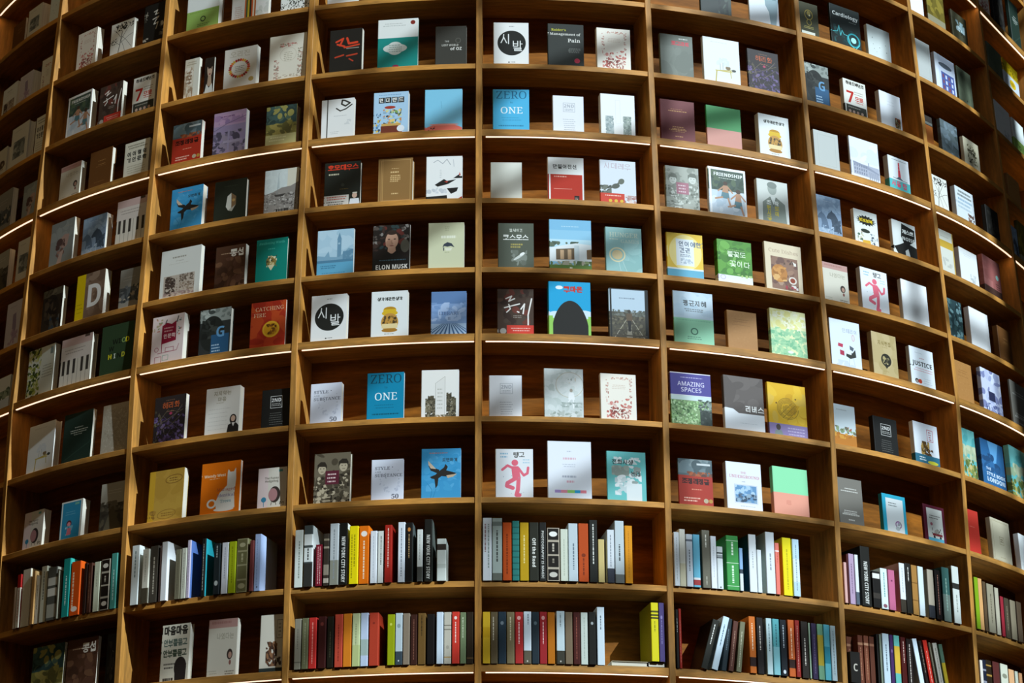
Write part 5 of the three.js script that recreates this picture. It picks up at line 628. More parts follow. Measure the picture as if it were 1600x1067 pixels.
face(6, 0.9253, 0.128, 0.165, 0.027, 'kraftdark', 'dim dark brown book, fourth bay right of centre');
face(7, 0.7794, 0.124, 0.178, 0.012, 'kraft', 'brown kraft book beside the divider, fourth bay right of centre');
face(7, 0.8564, 0.160, 0.195, 0.022, 'whiteblue', 'white and violet blue photo book, fourth bay right of centre');
face(7, 0.9495, 0.167, 0.209, 0.012, 'greylines', 'grey book at photo\'s right edge, fourth bay right of centre');
face(8, 0.7753, 0.116, 0.217, 0.013, 'meadow', 'pale teal book with meadow beside the divider, fourth bay right of centre');
face(8, 0.8431, 0.182, 0.203, 0.025, 'london', 'deep blue book with white block title, fourth bay right of centre');
face(8, 0.9357, 0.218, 0.231, 0.027, 'meadow', 'teal book with meadow cut by photo\'s right edge, fourth bay right of centre');
face(9, 0.7722, 0.099, 0.187, 0.020, 'red', 'plain bright red book, fourth bay right of centre');
face(9, 0.8493, 0.151, 0.187, 0.024, 'creamframe', 'cream book with thin frame and small square, fourth bay right of centre');
face(9, 0.9369, 0.179, 0.166, 0.026, 'palewhite', 'pale book cut by photo\'s right edge, fourth bay right of centre');
face(0, 1.0508, 0.140, 0.222, 0.014, 'horses', 'beige book over topmost light strip, fifth bay right of centre');
face(0, 1.1227, 0.138, 0.222, 0.018, 'darkfig', 'dim book with pale figure over topmost light strip, fifth bay right of centre');
face(0, 1.2018, 0.121, 0.255, 0.019, 'forest', 'dark teal green book over topmost light strip, fifth bay right of centre');
face(1, 1.0654, 0.182, 0.156, 0.020, 'dullgreen', 'grey-green book below topmost light strip, fifth bay right of centre');
face(1, 1.1383, 0.199, 0.156, 0.015, 'yellowwhite', 'yellow over white book with round emblem, fifth bay right of centre');
face(2, 1.0621, 0.192, 0.178, 0.015, 'palewhite', 'white book with faint grey print beside the divider, fifth bay right of centre');
face(2, 1.1334, 0.146, 0.176, 0.016, 'greenwhite', 'white over green book at photo\'s right edge, fifth bay right of centre');
face(3, 1.0689, 0.148, 0.139, 0.018, 'kraft', 'tan book near photo\'s right edge, fifth bay right of centre');
face(4, 1.0302, 0.107, 0.156, 0.013, 'bluehorse', 'blue-grey book, narrow sliver beside the divider, fifth bay right of centre');
face(4, 1.0852, 0.155, 0.216, 0.018, 'mustard', 'dim book cut by photo\'s right edge, fifth bay right of centre');
spine(10, -0.7417, 0.0135, 0.171, 0, 0, 0.008, '#b9a48a #c8b090 L.5,#8a2a20,.1,.9', 'cream book with thin red lettering, upper spine row, third bay left of centre');
spine(10, -0.7338, 0.0233, 0.220, 0, 0, 0.008, '#a8201c #a8201c B.25,1,#d9d2c0 L.5,#a8201c,.3,.9', 'red-topped white book, upper spine row, third bay left of centre');
spine(10, -0.7199, 0.0501, 0.236, 0, 0, 0.002, '#d8d2c0 #cdbb98', 'cream book with bright white flank, upper spine row, third bay left of centre');
spine(10, -0.7016, 0.0185, 0.218, 0, 0, 0.009, '#b0854e #c9a36a', 'tan book, upper spine row, third bay left of centre');
spine(10, -0.6940, 0.0213, 0.197, 0, 0, 0.003, '#e0dccb #d8d3c2 L.5,#77705f,.2,.7', 'narrow off-white book, upper spine row, third bay left of centre');
spine(10, -0.6812, 0.0339, 0.229, 0, 0, 0.004, '#c8c7b0 #8d8c7c L.5,#4a4a40,.1,.6', 'pale grey-green book, upper spine row, third bay left of centre');
spine(10, -0.6629, 0.0511, 0.216, 0, 0, 0.006, '#55554c #b5b3a4 B.2,.35,#c9c8bb B.4,.55,#d5d3c6 B.7,.95,#a6a596', 'black and white patterned book, upper spine row, third bay left of centre');
spine(10, -0.6494, 0.0084, 0.196, 0, 0, 0.008, '#8b8a78 #8b8a78 L.5,#c7c5b0,.1,.9', 'thin olive grey book, upper spine row, third bay left of centre');
spine(10, -0.6461, 0.0084, 0.194, 0, 0, 0.004, '#55544a #55544a L.5,#a7a592,.1,.9', 'thin dark grey book, upper spine row, third bay left of centre');
spine(10, -0.6338, 0.0380, 0.237, 0, 0, 0.008, '#1f9187 #35a69a L.5,#d7efe8,.3,.8', 'teal green book, upper spine row, third bay left of centre');
spine(10, -0.6166, 0.0510, 0.218, 0, 0, 0.006, '#d2500f #dd5a12 L.3,#f2d4b5,.2,.85 O.88,.3,#efe2d2', 'orange book with thick orange flank, upper spine row, third bay left of centre');
spine(10, -0.5986, 0.0166, 0.203, 0, 0, 0.004, '#2e1a12 #2e1a12', 'dark brown book, upper spine row, third bay left of centre');
spine(10, -0.5904, 0.0209, 0.201, 0, 0, 0.004, '#4a2a1e #4a2a1e L.5,#8e6b50,.2,.8', 'brown book beside pale green one, upper spine row, third bay left of centre');
spine(10, -0.5774, 0.0309, 0.200, 0, 0, 0.003, '#d3d8bd #c9ceb2 L.5,#a5aa90,.2,.5', 'pale green book, upper spine row, third bay left of centre');
spine(10, -0.5622, 0.0449, 0.204, 0, 0, 0.003, '#1f1712 #2c211a F.06,#a9a08e B.24,.28,#a9a08e B.5,.53,#a9a08e B.73,.77,#a9a08e O.13,.28,#d6cfc0 O.87,.28,#d6cfc0 L.5,#b9b09e,.33,.45', 'black ornamental book with two white emblems, upper spine row, third bay left of centre');
spine(10, -0.5472, 0.0299, 0.222, 0, 0, 0.003, '#4f9c8e #3f8578 L.5,#cfe5dc,.3,.85', 'sea green book beside the divider, upper spine row, third bay left of centre');
spine(10, -0.5095, 0.0366, 0.237, 0, 0, 0.007, '#dbe2dd #e5eae6 L.5,#7b8a86,.1,.55', 'pale white book with grey lettering, upper spine row, second bay left of centre');
spine(10, -0.4915, 0.0301, 0.215, 0, 0, 0.009, '#d5d2c0 #d5d2c0 B.72,1,#4b4434 L.5,#a7a491,.1,.6', 'grey cream book with dark foot, upper spine row, second bay left of centre');
spine(10, -0.4789, 0.0367, 0.225, 0, 0, 0.003, '#4a443a #4a443a L.5,#c9c1ae,.2,.85', 'dark grey book with pale lettering, upper spine row, second bay left of centre');
spine(10, -0.4688, 0.0072, 0.222, 0, 0, 0.002, '#a79bb4 #a79bb4', 'thin lilac book, upper spine row, second bay left of centre');
spine(10, -0.4608, 0.0277, 0.233, 0, 0, 0.009, '#e9ecec #f0f2f2', 'clean white book with wide white flank, upper spine row, second bay left of centre');
spine(10, -0.4396, 0.0242, 0.196, 0, 0, 0.006, '#77725c #77725c L.5,#5d5946,.1,.9', 'olive book, upper spine row, second bay left of centre');
spine(10, -0.4304, 0.0223, 0.199, 0, 0, 0.005, '#c9cbb9 #c9cbb9 L.5,#8f917f,.1,.8', 'pale greenish book, upper spine row, second bay left of centre');
spine(10, -0.4233, 0.0148, 0.228, 0, 0, 0.004, '#cabfd0 #5878b8 L.5,#75688a,.1,.95', 'lilac book with blue flank, upper spine row, second bay left of centre');
spine(10, -0.4000, 0.0166, 0.227, 0, 0, 0.006, '#1d1d18 #2fb6c3 L.5,#e6e6de,.1,.9', 'black book with turquoise flank, upper spine row, second bay left of centre');
spine(10, -0.3792, 0.0269, 0.200, 0, 0, 0.008, '#22292b #22292b L.5,#c4ccc8,.05,0.29 O.78,.3,#b7bfba', 'black book with pale lettering and emblem, upper spine row, second bay left of centre');
spine(10, -0.3677, 0.0271, 0.201, 0, 0, 0.005, '#e3e7ee #e3e7ee L.5,#aab0bd,.1,.7', 'white book beside lime one, upper spine row, second bay left of centre');
spine(10, -0.3567, 0.0292, 0.202, 0, 0, 0.005, '#b5c51c #c2d022 L.5,#8a9610,.1,.8', 'lime green book, upper spine row, second bay left of centre');
spine(10, -0.3425, 0.0461, 0.210, 0, 0, 0.002, '#6f6c47 #8d895c F.06,#a7a27c B.22,.25,#a7a27c B.48,.51,#a7a27c B.75,.78,#a7a27c O.88,.3,#b7b28c O.12,.25,#b7b28c L.5,#b7b28c,.28,0.44', 'olive ornamental book, upper spine row, second bay left of centre');
spine(10, -0.3279, 0.0157, 0.198, 0, 0, 0.008, '#7a3d3a #7a3d3a', 'maroon book, upper spine row, second bay left of centre');
spine(10, -0.3199, 0.0260, 0.222, 0, 0, 0.002, '#a9bfe6 #b7cbef L.4,#8aa1cc,.1,.9 O.93,.12,#5f6a80', 'light blue book, upper spine row, second bay left of centre');
spine(10, -0.2609, 0.0331, 0.223, 0, 0, 0.005, '#dfe6de #e8c820 L.55,#8f978f,.2,.85', 'white book beside the left divider, upper spine row, first bay left of centre');
spine(10, -0.2476, 0.0345, 0.238, 0, 0, 0.008, '#4a5150 #e6ebe6 B.15,.33,#e9eeea B.37,.6,#dfe5e0 L.5,#333,.38,.58 B.62,1,#34332e', 'black book with white labels, upper spine row, first bay left of centre');
spine(10, -0.2327, 0.0271, 0.161, 0, 0, 0.003, '#7d1426 #7d1426 L.35,#d8a0a0,.05,.95 L.65,#d8a0a0,.05,.95', 'short crimson book, upper spine row, first bay left of centre');
spine(10, -0.2227, 0.0215, 0.201, 0, 0, 0.007, '#3a3128 #2a231c B.1,.14,#857a66 B.25,.29,#9a8f7c B.6,.8,#8f8574 B.86,.95,#b3a999', 'dark book with sepia photo, upper spine row, first bay left of centre');
spine(10, -0.2117, 0.0337, 0.238, 0, 0, 0.009, '#b9bfc0 #d9dedd B.6,1,#8a8a7c L.5,#8a9092,.1,.9', 'silvery grey book, upper spine row, first bay left of centre');
spine(10, -0.1994, 0.0311, 0.239, 0, 0, 0.006, '#14130f #e0e4e2 T.22,NEW_YORK_CITY_STORY,#e4e4dc,.62', 'black book lettered NEW YORK CITY STORY, upper spine row, first bay left of centre');
spine(10, -0.1851, 0.0343, 0.224, 0, 0, 0.008, '#ecd80a #f0de18 L.3,#a99a08,.15,.9 L.6,#a99a08,.15,.7', 'bright yellow book, upper spine row, first bay left of centre');
spine(10, -0.1715, 0.0374, 0.224, 0, 0, 0.003, '#e5710d #e87814 O.14,.3,#f1e9df L.5,#f6dfc4,.26,0.92', 'orange book with small white cat, upper spine row, first bay left of centre');
spine(10, -0.1584, 0.0255, 0.202, 0, 0, 0.005, '#dfe4e8 #dfe4e8 L.5,#c0c6cc,.1,.9', 'white book right of the orange cat, upper spine row, first bay left of centre');
spine(10, -0.1489, 0.0229, 0.201, 0, 0, 0.003, '#d9dcd4 #b9bcb4 L.55,#4d4d48,.1,.65', 'white book with dark lettering, upper spine row, first bay left of centre');
spine(10, -0.1386, 0.0273, 0.222, 0, 0, 0.008, '#a8261a #8f1d14 L.5,#f0d0c0,.06,0.74', 'red book with white lettering, upper spine row, first bay left of centre');
spine(10, -0.1212, 0.0266, 0.232, 0, 0, 0.004, '#dde4ea #dde4ea L.5,#7e8790,.1,.9', 'white book between red and black ones, upper spine row, first bay left of centre');
spine(10, -0.1110, 0.0266, 0.229, 0, 0, 0.005, '#181512 #56605e L.5,#cfa870,.2,.6 O.12,.22,#c87f3a', 'black book with orange mark, upper spine row, first bay left of centre');
spine(10, -0.0966, 0.0212, 0.200, 0, 0, 0.009, '#d2d6cf #d2d6cf B.72,1,#4a4a44 L.5,#a7aba4,.1,.6', 'grey white book with dark foot, upper spine row, first bay left of centre');
spine(10, -0.0854, 0.0299, 0.239, 0, 0, 0.008, '#1b1a15 #59605a T.25,NEW_YORK_CITY_STORY,#d9d9d0,.6', 'taller black book lettered NEW YORK CITY STORY, upper spine row, first bay left of centre');
spine(10, -0.0679, 0.0345, 0.162, 0, 0, 0.009, '#d3dad2 #b5bcb2 B.13,.27,#3c332c B.6,.7,#bcc4bb', 'short pale book with dark square, upper spine row, first bay left of centre');
spine(10, -0.0078, 0.0335, 0.242, 0, 0, 0.005, '#dde3e6 #dde3e6 L.3,#9a7f7f,.1,.55 L.65,#8fa09a,.1,.8', 'white book beside middle divider, upper spine row, first bay right of centre');
spine(10, 0.0053, 0.0361, 0.241, 0, 0, 0.005, '#aebcb4 #aebcb4 L.5,#4a4f4a,.2,.7 B.88,1,#6d7268 B.06,.13,#7e8a84', 'grey-green book with dark foot, upper spine row, first bay right of centre');
spine(10, 0.0184, 0.0333, 0.223, 0, 0, 0.007, '#c4501a #c4501a L.5,#7d2f0e,.2,.9', 'orange book, left of teal one, upper spine row, first bay right of centre');
spine(10, 0.0297, 0.0262, 0.230, 0, 0, 0.005, '#2d7a72 #2d7a72 B.1,.12,#1f5c56 B.2,.22,#1f5c56 B.3,.32,#1f5c56 B.4,.42,#1f5c56 B.5,.52,#1f5c56 B.6,.62,#1f5c56 B.7,.72,#1f5c56 B.8,.82,#1f5c56 B.9,.92,#1f5c56', 'teal ribbed book, upper spine row, first bay right of centre');
spine(10, 0.0410, 0.0330, 0.224, 0, 0, 0.004, '#b99412 #b99412 L.5,#e3d290,.22,.7', 'mustard yellow book, upper spine row, first bay right of centre');
spine(10, 0.0538, 0.0350, 0.225, 0, 0, 0.005, '#2a2a20 #2a2a20 T.27,Off_the_Road,#ecece2,.5', 'black book lettered Off the Road, upper spine row, first bay right of centre');
spine(10, 0.0654, 0.0263, 0.226, 0, 0, 0.003, '#1f1e1a #1f1e1a T.14,PHOTOGRAPHY_IS_MAGIC,#cfcfc8,.5', 'black book lettered PHOTOGRAPHY, upper spine row, first bay right of centre');
spine(10, 0.0793, 0.0471, 0.205, 0, 0, 0.005, '#1c1712 #2e2720 F.06,#b3a794 B.23,.27,#b3a794 B.5,.53,#b3a794 B.74,.78,#b3a794 O.12,.3,#f1efe8 O.88,.3,#c9c4b8 L.5,#c9bfae,.3,.46 L.5,#8f8676,.58,.66', 'black ornamental book with white flower, upper spine row, first bay right of centre');
spine(10, 0.0934, 0.0276, 0.200, 0, 0, 0.009, '#d3d9c6 #d3d9c6 L.5,#b3b9a6,.2,.9', 'cream green book, upper spine row, first bay right of centre');
spine(10, 0.1053, 0.0353, 0.223, 0, 0, 0.009, '#c1ced2 #c1ced2 L.55,#6f7d86,.35,.8', 'pale blue-grey book, upper spine row, first bay right of centre');
spine(10, 0.1194, 0.0374, 0.225, 0, 0, 0.006, '#bb4a14 #bb4a14 O.55,.2,#7d2f0e L.5,#7d2f0e,.6,.9', 'orange book, left of tall black one, upper spine row, first bay right of centre');
spine(10, 0.1326, 0.0316, 0.240, 0, 0, 0.005, '#1f1f1a #1f1f1a L.5,#dcdcd2,.07,0.71', 'tall black book with thin white lettering, upper spine row, first bay right of centre');
spine(10, 0.1432, 0.0240, 0.166, 0, 0, 0.004, '#cdb878 #cdb878', 'short cream gold book, upper spine row, first bay right of centre');
spine(10, 0.1560, 0.0272, 0.205, 0, 0, 0.003, '#d5dbdf #d5dbdf B.73,1,#393c46 L.5,#8b929a,.1,.7', 'white book with navy foot, upper spine row, first bay right of centre');
spine(10, 0.1679, 0.0353, 0.241, 0, 0, 0.004, '#c1cccf #c1cccf B.86,1,#6c706c L.5,#4a4f4f,.38,.65', 'tall pale grey book with dark foot, upper spine row, first bay right of centre');
spine(10, 0.1801, 0.0287, 0.223, 0, 0, 0.007, '#e0920c #e0920c L.5,#c67f08,.1,.9', 'amber book, last of its row, upper spine row, first bay right of centre');
spine(10, 0.2459, 0.0209, 0.209, 0, 0, 0.008, '#e3e8ea #e3e8ea L.5,#b9bec0,.1,.9', 'white book beside the left divider, upper spine row, second bay right of centre');
spine(10, 0.2544, 0.0234, 0.223, 0, 0, 0.005, '#e6e3d4 #e6e3d4 B.6,1,#d8d0b0', 'tall cream white book, upper spine row, second bay right of centre');
spine(10, 0.2637, 0.0257, 0.204, 0, 0, 0.008, '#d3dbe2 #d3dbe2 B.1,.14,#6d7480 L.5,#5f6670,.3,.7', 'pale grey book with dark marks, upper spine row, second bay right of centre');
spine(10, 0.2739, 0.0277, 0.205, 0, 0, 0.007, '#69b6d0 #69b6d0 B.82,.86,#e6e6e6 B.86,.96,#a83a3a', 'sky blue book with red foot, upper spine row, second bay right of centre');
spine(10, 0.2874, 0.0324, 0.225, 0, 0, 0.007, '#6a6656 #4a473c L.5,#d6d3c4,.08,.3 L.5,#a7a392,.8,.95', 'dark olive book, upper spine row, second bay right of centre');
spine(10, 0.2981, 0.0232, 0.204, 0, 0, 0.007, '#e6eaee #e6eaee L.5,#c9cdd2,.2,.8', 'white book between olive and short white ones, upper spine row, second bay right of centre');
spine(10, 0.3071, 0.0238, 0.165, 0, 0, 0.007, '#dce3e2 #dce3e2 B.14,.17,#33373a B.2,.26,#9a9fa0 B.26,.28,#33373a O.96,.12,#444', 'short white book with black bars, upper spine row, second bay right of centre');
spine(10, 0.3257, 0.0503, 0.213, 0, 0, 0.005, '#3f9a48 #2f7a38 F.03,#3f9a48 L.5,#dff0da,.12,0.36 L.5,#dff0da,.55,0.87 B.09,.1,#dff0da B.5,.51,#dff0da B.92,.93,#dff0da', 'thick green book with white lettering, upper spine row, second bay right of centre');
spine(10, 0.3379, 0.0145, 0.167, 0, 0, 0.007, '#8fb4dc #8fb4dc B.5,.6,#3a4450 B.6,1,#e0e4e6', 'short blue book behind green one, upper spine row, second bay right of centre');
spine(10, 0.3557, 0.0314, 0.226, 0, 0, 0.004, '#e4e9ea #123a42 L.5,#b7bcbd,.3,.6', 'white book with dark teal flank, upper spine row, second bay right of centre');
spine(10, 0.3652, 0.0184, 0.168, 0, 0, 0.005, '#e1e7e8 #e1e7e8', 'short white book, upper spine row, second bay right of centre');
spine(10, 0.3818, 0.0378, 0.242, 0, 0, 0.007, '#e2e7ea #a7b5ac L.5,#8f979c,.35,.62', 'tall thick white book, upper spine row, second bay right of centre');
spine(10, 0.3924, 0.0176, 0.202, 0, 0, 0.007, '#ef7d6c #ef7d6c B.15,.17,#fff L.5,#b04a40,.2,.4', 'coral book, upper spine row, second bay right of centre');
spine(10, 0.4079, 0.0388, 0.228, 0, 0, 0.004, '#efdc0e #c9b408 L.5,#c2b20a,.2,.9', 'bright yellow book, second from right end, upper spine row, second bay right of centre');
spine(10, 0.4209, 0.0299, 0.225, 0, 0, 0.009, '#bcd8e4 #d9e8ea B.35,.75,#d9e6ec L.5,#8aa0aa,.1,.9', 'pale blue book, last of its row, upper spine row, second bay right of centre');
spine(10, 0.5007, 0.0139, 0.161, 0, 0, 0.007, '#d9a9a2 #d9a9a2', 'thin pink book beside left divider, upper spine row, third bay right of centre');
spine(10, 0.5052, 0.0093, 0.196, 0, 0, 0.006, '#4a1614 #4a1614', 'thin dark red book, upper spine row, third bay right of centre');
spine(10, 0.5127, 0.0250, 0.201, 0, 0, 0.002, '#b49ab4 #c7aec8 L.5,#6a5570,.2,.8', 'mauve book, upper spine row, third bay right of centre');
spine(10, 0.5207, 0.0168, 0.199, 0, 0, 0.006, '#dfe5e8 #dfe5e8 B.75,1,#55606c', 'white book with blue-grey foot, upper spine row, third bay right of centre');
spine(10, 0.5367, 0.0472, 0.239, 0, 0, 0.004, '#1e1d18 #14130f T.25,NEW_YORK_CITY_STORY,#e2e2da,.5', 'black book lettered NEW YORK CITY STORY, upper spine row, third bay right of centre');
spine(10, 0.5537, 0.0371, 0.145, 0, 0, 0.007, '#191613 #191613 B.06,.2,#e3e0d8 B.6,.75,#3a342e', 'short black book with white label, upper spine row, third bay right of centre');
spine(10, 0.5683, 0.0350, 0.163, 0, 0, 0.005, '#dbe6e4 #dbe6e4 L.5,#69a09c,.1,.7 O.92,.28,#8a5a64', 'white book with round mark, upper spine row, third bay right of centre');
spine(10, 0.5813, 0.0335, 0.161, 0, 0, 0.008, '#c66a8c #c66a8c O.27,.14,#7d3a58', 'rose pink book, upper spine row, third bay right of centre');
spine(10, 0.6022, 0.0292, 0.198, 0, 0, 0.007, '#e2e7ea #c79a86 B.74,1,#3c352a L.5,#b0b5b8,.1,.6', 'white book with dark foot and tan flank, upper spine row, third bay right of centre');
spine(10, 0.6134, 0.0296, 0.202, 0, 0, 0.008, '#25221c #25221c L.5,#e4e0d4,.08,0.36', 'black book with spaced white letters, upper spine row, third bay right of centre');
spine(10, 0.6267, 0.0307, 0.201, 0, 0, 0.004, '#a8793c #a8793c B.35,.37,#7d5626 B.7,.72,#7d5626', 'tan kraft book, upper spine row, third bay right of centre');
spine(10, 0.6383, 0.0306, 0.200, 0, 0, 0.007, '#d3dfe0 #d3dfe0', 'pale white book, upper spine row, third bay right of centre');
spine(10, 0.6577, 0.0349, 0.196, 0, 0, 0.007, '#b3a894 #96886f B.74,1,#33353a', 'beige book with dark foot, upper spine row, third bay right of centre');
spine(10, 0.6723, 0.0319, 0.201, 0, 0, 0.008, '#1c1715 #1c1715 L.5,#b07a6a,.1,.9', 'black book with faint lettering, upper spine row, third bay right of centre');
spine(10, 0.6913, 0.0433, 0.221, 0, 0, 0.004, '#39605a #2c4c47 B.5,1,#6b7a70 L.5,#8fae9e,.2,.8', 'teal grey book, upper spine row, third bay right of centre');
spine(10, 0.7112, 0.0420, 0.235, 0, 0, 0.008, '#cfd5cc #8a7b60 B.3,.4,#2e2e28 L.5,#8f958c,.5,.8', 'rightmost pale book with dark square, upper spine row, third bay right of centre');
spine(10, 0.7589, 0.0249, 0.214, 0, 0, 0.008, '#7fa51a #7fa51a', 'lime green book beside the divider, upper spine row, fourth bay right of centre');
spine(10, 0.7685, 0.0255, 0.214, 0, 0, 0.007, '#d9a468 #d9a468', 'peach book, upper spine row, fourth bay right of centre');
spine(10, 0.7778, 0.0204, 0.205, 0, 0, 0.009, '#5d4a34 #5d4a34', 'brown book, upper spine row, fourth bay right of centre');
spine(10, 0.7923, 0.0476, 0.202, 0, 0, 0.009, '#99917a #99917a L.5,#6d6652,.2,.8', 'grey cream book, upper spine row, fourth bay right of centre');
spine(10, 0.8105, 0.0276, 0.197, 0, 0, 0.006, '#b7b09a #b7b09a', 'pale cream book, upper spine row, fourth bay right of centre');
spine(10, 0.8234, 0.0222, 0.167, 0, 0, 0.006, '#9c2a36 #9c2a36', 'crimson book, upper spine row, fourth bay right of centre');
spine(10, 0.8375, 0.0350, 0.168, 0, 0, 0.003, '#4a4132 #4a4132 L.5,#8a7f68,.2,.8', 'dark olive brown book, upper spine row, fourth bay right of centre');
spine(10, 0.8520, 0.0421, 0.165, 0, 0, 0.008, '#8a7f68 #8a7f68', 'dull tan book, upper spine row, fourth bay right of centre');
spine(10, 0.8693, 0.0379, 0.168, 0, 0, 0.009, '#6d5a46 #6d5a46', 'dim brown book at photo\'s right edge, upper spine row, fourth bay right of centre');
spine(11, -0.2592, 0.0262, 0.192, 0, 0, 0.005, '#8d8877 #8d8877 B.85,.87,#5d594c L.5,#6a6658,.2,.6', 'grey book beside left divider, lower spine row, first bay left of centre');
spine(11, -0.2490, 0.0254, 0.193, 0, 0, 0.007, '#6a6a4c #6a6a4c L.5,#8f8f70,.1,.9', 'olive green book, lower spine row, first bay left of centre');
spine(11, -0.2386, 0.0297, 0.193, 0, 0, 0.007, '#c2302a #c2302a L.5,#ef9a8c,.1,.9', 'bright red book, left part, lower spine row, first bay left of centre');
spine(11, -0.2258, 0.0302, 0.195, 0, 0, 0.007, '#3a1512 #3a1512 O.15,.22,#6a2f28', 'dark maroon book, lower spine row, first bay left of centre');
spine(11, -0.2148, 0.0247, 0.194, 0, 0, 0.003, '#1f1c12 #1f1c12 L.5,#4f4c38,.3,.8', 'near black book, lower spine row, first bay left of centre');
spine(11, -0.2032, 0.0301, 0.200, 0, 0, 0.007, '#c24a36 #c24a36 L.5,#8d2f22,.2,.9', 'brick red book, lower spine row, first bay left of centre');
spine(11, -0.1916, 0.0314, 0.201, 0, 0, 0.006, '#dd8222 #dd8222', 'orange book between brick and pale ones, lower spine row, first bay left of centre');
spine(11, -0.1799, 0.0289, 0.200, 0, 0, 0.007, '#ccd6a2 #ccd6a2 B.6,1,#bcc888 L.5,#9aa67a,.2,.6', 'pale lime book, lower spine row, first bay left of centre');
spine(11, -0.1689, 0.0288, 0.201, 0, 0, 0.005, '#c4d3ea #c4d3ea B.5,.8,#a9bcb4', 'pale blue book, lower spine row, first bay left of centre');
spine(11, -0.1562, 0.0358, 0.200, 0, 0, 0.006, '#b8402a #a8361f O.2,.12,#8d2f22', 'thick rust red book, lower spine row, first bay left of centre');
spine(11, -0.1334, 0.0274, 0.191, 0, 0, 0.007, '#9aa50f #9aa50f O.2,.16,#d3d860', 'lime book right of dark gap, lower spine row, first bay left of centre');
spine(11, -0.1231, 0.0268, 0.195, 0, 0, 0.006, '#bccbd0 #bccbd0 B.74,1,#3a4850 O.25,.25,#8fa0a5 O.92,.1,#cfd8da', 'pale book with slate foot, lower spine row, first bay left of centre');
spine(11, -0.1133, 0.0249, 0.193, 0, 0, 0.007, '#8a7b68 #8a7b68', 'taupe book, lower spine row, first bay left of centre');
spine(11, -0.1036, 0.0248, 0.189, 0, 0, 0.002, '#3c1f16 #3c1f16 L.5,#7d5040,.1,.9', 'dark brown book, lower spine row, first bay left of centre');
spine(11, -0.0932, 0.0286, 0.193, 0, 0, 0.003, '#6e5126 #6e5126 L.5,#3e2c12,.05,.45', 'olive brown book, lower spine row, first bay left of centre');
spine(11, -0.0814, 0.0285, 0.189, 0, 0, 0.005, '#171210 #171210', 'black book in dark gap, lower spine row, first bay left of centre');
spine(11, -0.0694, 0.0251, 0.195, 0, 0, 0.007, '#cfdde8 #cfdde8', 'clean pale blue book, lower spine row, first bay left of centre');
spine(11, -0.0593, 0.0270, 0.195, 0, 0, 0.004, '#c2bcab #c2bcab B.25,.27,#7d776a B.33,.35,#7d776a O.68,.22,#a7a192 B.86,.88,#b08a4a', 'beige book with ruled lines, lower spine row, first bay left of centre');
spine(11, -0.0488, 0.0275, 0.195, 0, 0, 0.007, '#cf3a2c #cf3a2c L.5,#f6ddd2,.2,.6 O.12,.2,#f6ddd2', 'bright red book with white lettering, lower spine row, first bay left of centre');
spine(11, -0.0393, 0.0218, 0.193, 0, 0, 0.006, '#71805c #71805c L.5,#cfd8b8,.1,.5', 'moss green book, lower spine row, first bay left of centre');
spine(11, -0.0304, 0.0251, 0.195, 0, 0, 0.002, '#2e2215 #2e2215 B.88,.9,#6a5030', 'dark brown book beside the divider, lower spine row, first bay left of centre');
spine(11, -0.0090, 0.0274, 0.194, 0, 0, 0.005, '#e3b92c #e3b92c B.3,.5,#d3a51c', 'golden yellow book beside middle divider, lower spine row, first bay right of centre');
spine(11, 0.0012, 0.0260, 0.194, 0, 0, 0.004, '#6a5c42 #6a5c42 L.4,#d6cdb6,.1,.55', 'taupe book, second from left, lower spine row, first bay right of centre');
spine(11, 0.0116, 0.0288, 0.195, 0, 0, 0.002, '#2a3a46 #2a3a46 O.22,.22,#7d8a92', 'dark navy book, lower spine row, first bay right of centre');
spine(11, 0.0225, 0.0289, 0.194, 0, 0, 0.003, '#7d7050 #7d7050 L.5,#cfc6a2,.1,.55', 'olive taupe book, lower spine row, first bay right of centre');
spine(11, 0.0336, 0.0293, 0.194, 0, 0, 0.004, '#ad2a28 #ad2a28 O.12,.24,#e6a8a0 L.5,#f2cfc8,.2,.62', 'red book with white lettering, left one, lower spine row, first bay right of centre');
spine(11, 0.0445, 0.0284, 0.196, 0, 0, 0.003, '#cfdae0 #cfdae0 B.75,1,#5d5646 L.6,#6a757c,.05,.25 O.95,.1,#d0cabc', 'white book with grey foot, left one, lower spine row, first bay right of centre');
spine(11, 0.0550, 0.0264, 0.195, 0, 0, 0.003, '#222e35 #222e35 O.22,.22,#5a6a70', 'slate black book, lower spine row, first bay right of centre');
spine(11, 0.0652, 0.0269, 0.196, 0, 0, 0.002, '#9a2226 #9a2226 O.12,.24,#d89a94 L.5,#efc6c0,.2,.62', 'dark red book with white lettering, lower spine row, first bay right of centre');
spine(11, 0.0755, 0.0271, 0.194, 0, 0, 0.005, '#b5690a #b5690a', 'ochre book, lower spine row, first bay right of centre');
spine(11, 0.0877, 0.0303, 0.199, 0, 0, 0.005, '#bfcfd2 #bfcfd2 B.75,1,#3a382e L.5,#7d8a8c,.05,.3 O.95,.1,#bdb8aa', 'white book with black foot, right one, lower spine row, first bay right of centre');
spine(11, 0.0986, 0.0271, 0.196, 0, 0, 0.006, '#76654e #76654e', 'taupe book, in the row\'s middle, lower spine row, first bay right of centre');
spine(11, 0.1088, 0.0253, 0.196, 0, 0, 0.006, '#44160f #44160f L.5,#8a4a3a,.1,.9', 'oxblood book, lower spine row, first bay right of centre');
spine(11, 0.1189, 0.0263, 0.196, 0, 0, 0.004, '#c3ccc0 #c3ccc0 L.5,#a3aca0,.1,.9', 'pale grey green book, lower spine row, first bay right of centre');
spine(11, 0.1292, 0.0278, 0.198, 0, 0, 0.008, '#17160f #17160f O.22,.18,#9aa0a0', 'black book with small pale mark, lower spine row, first bay right of centre');
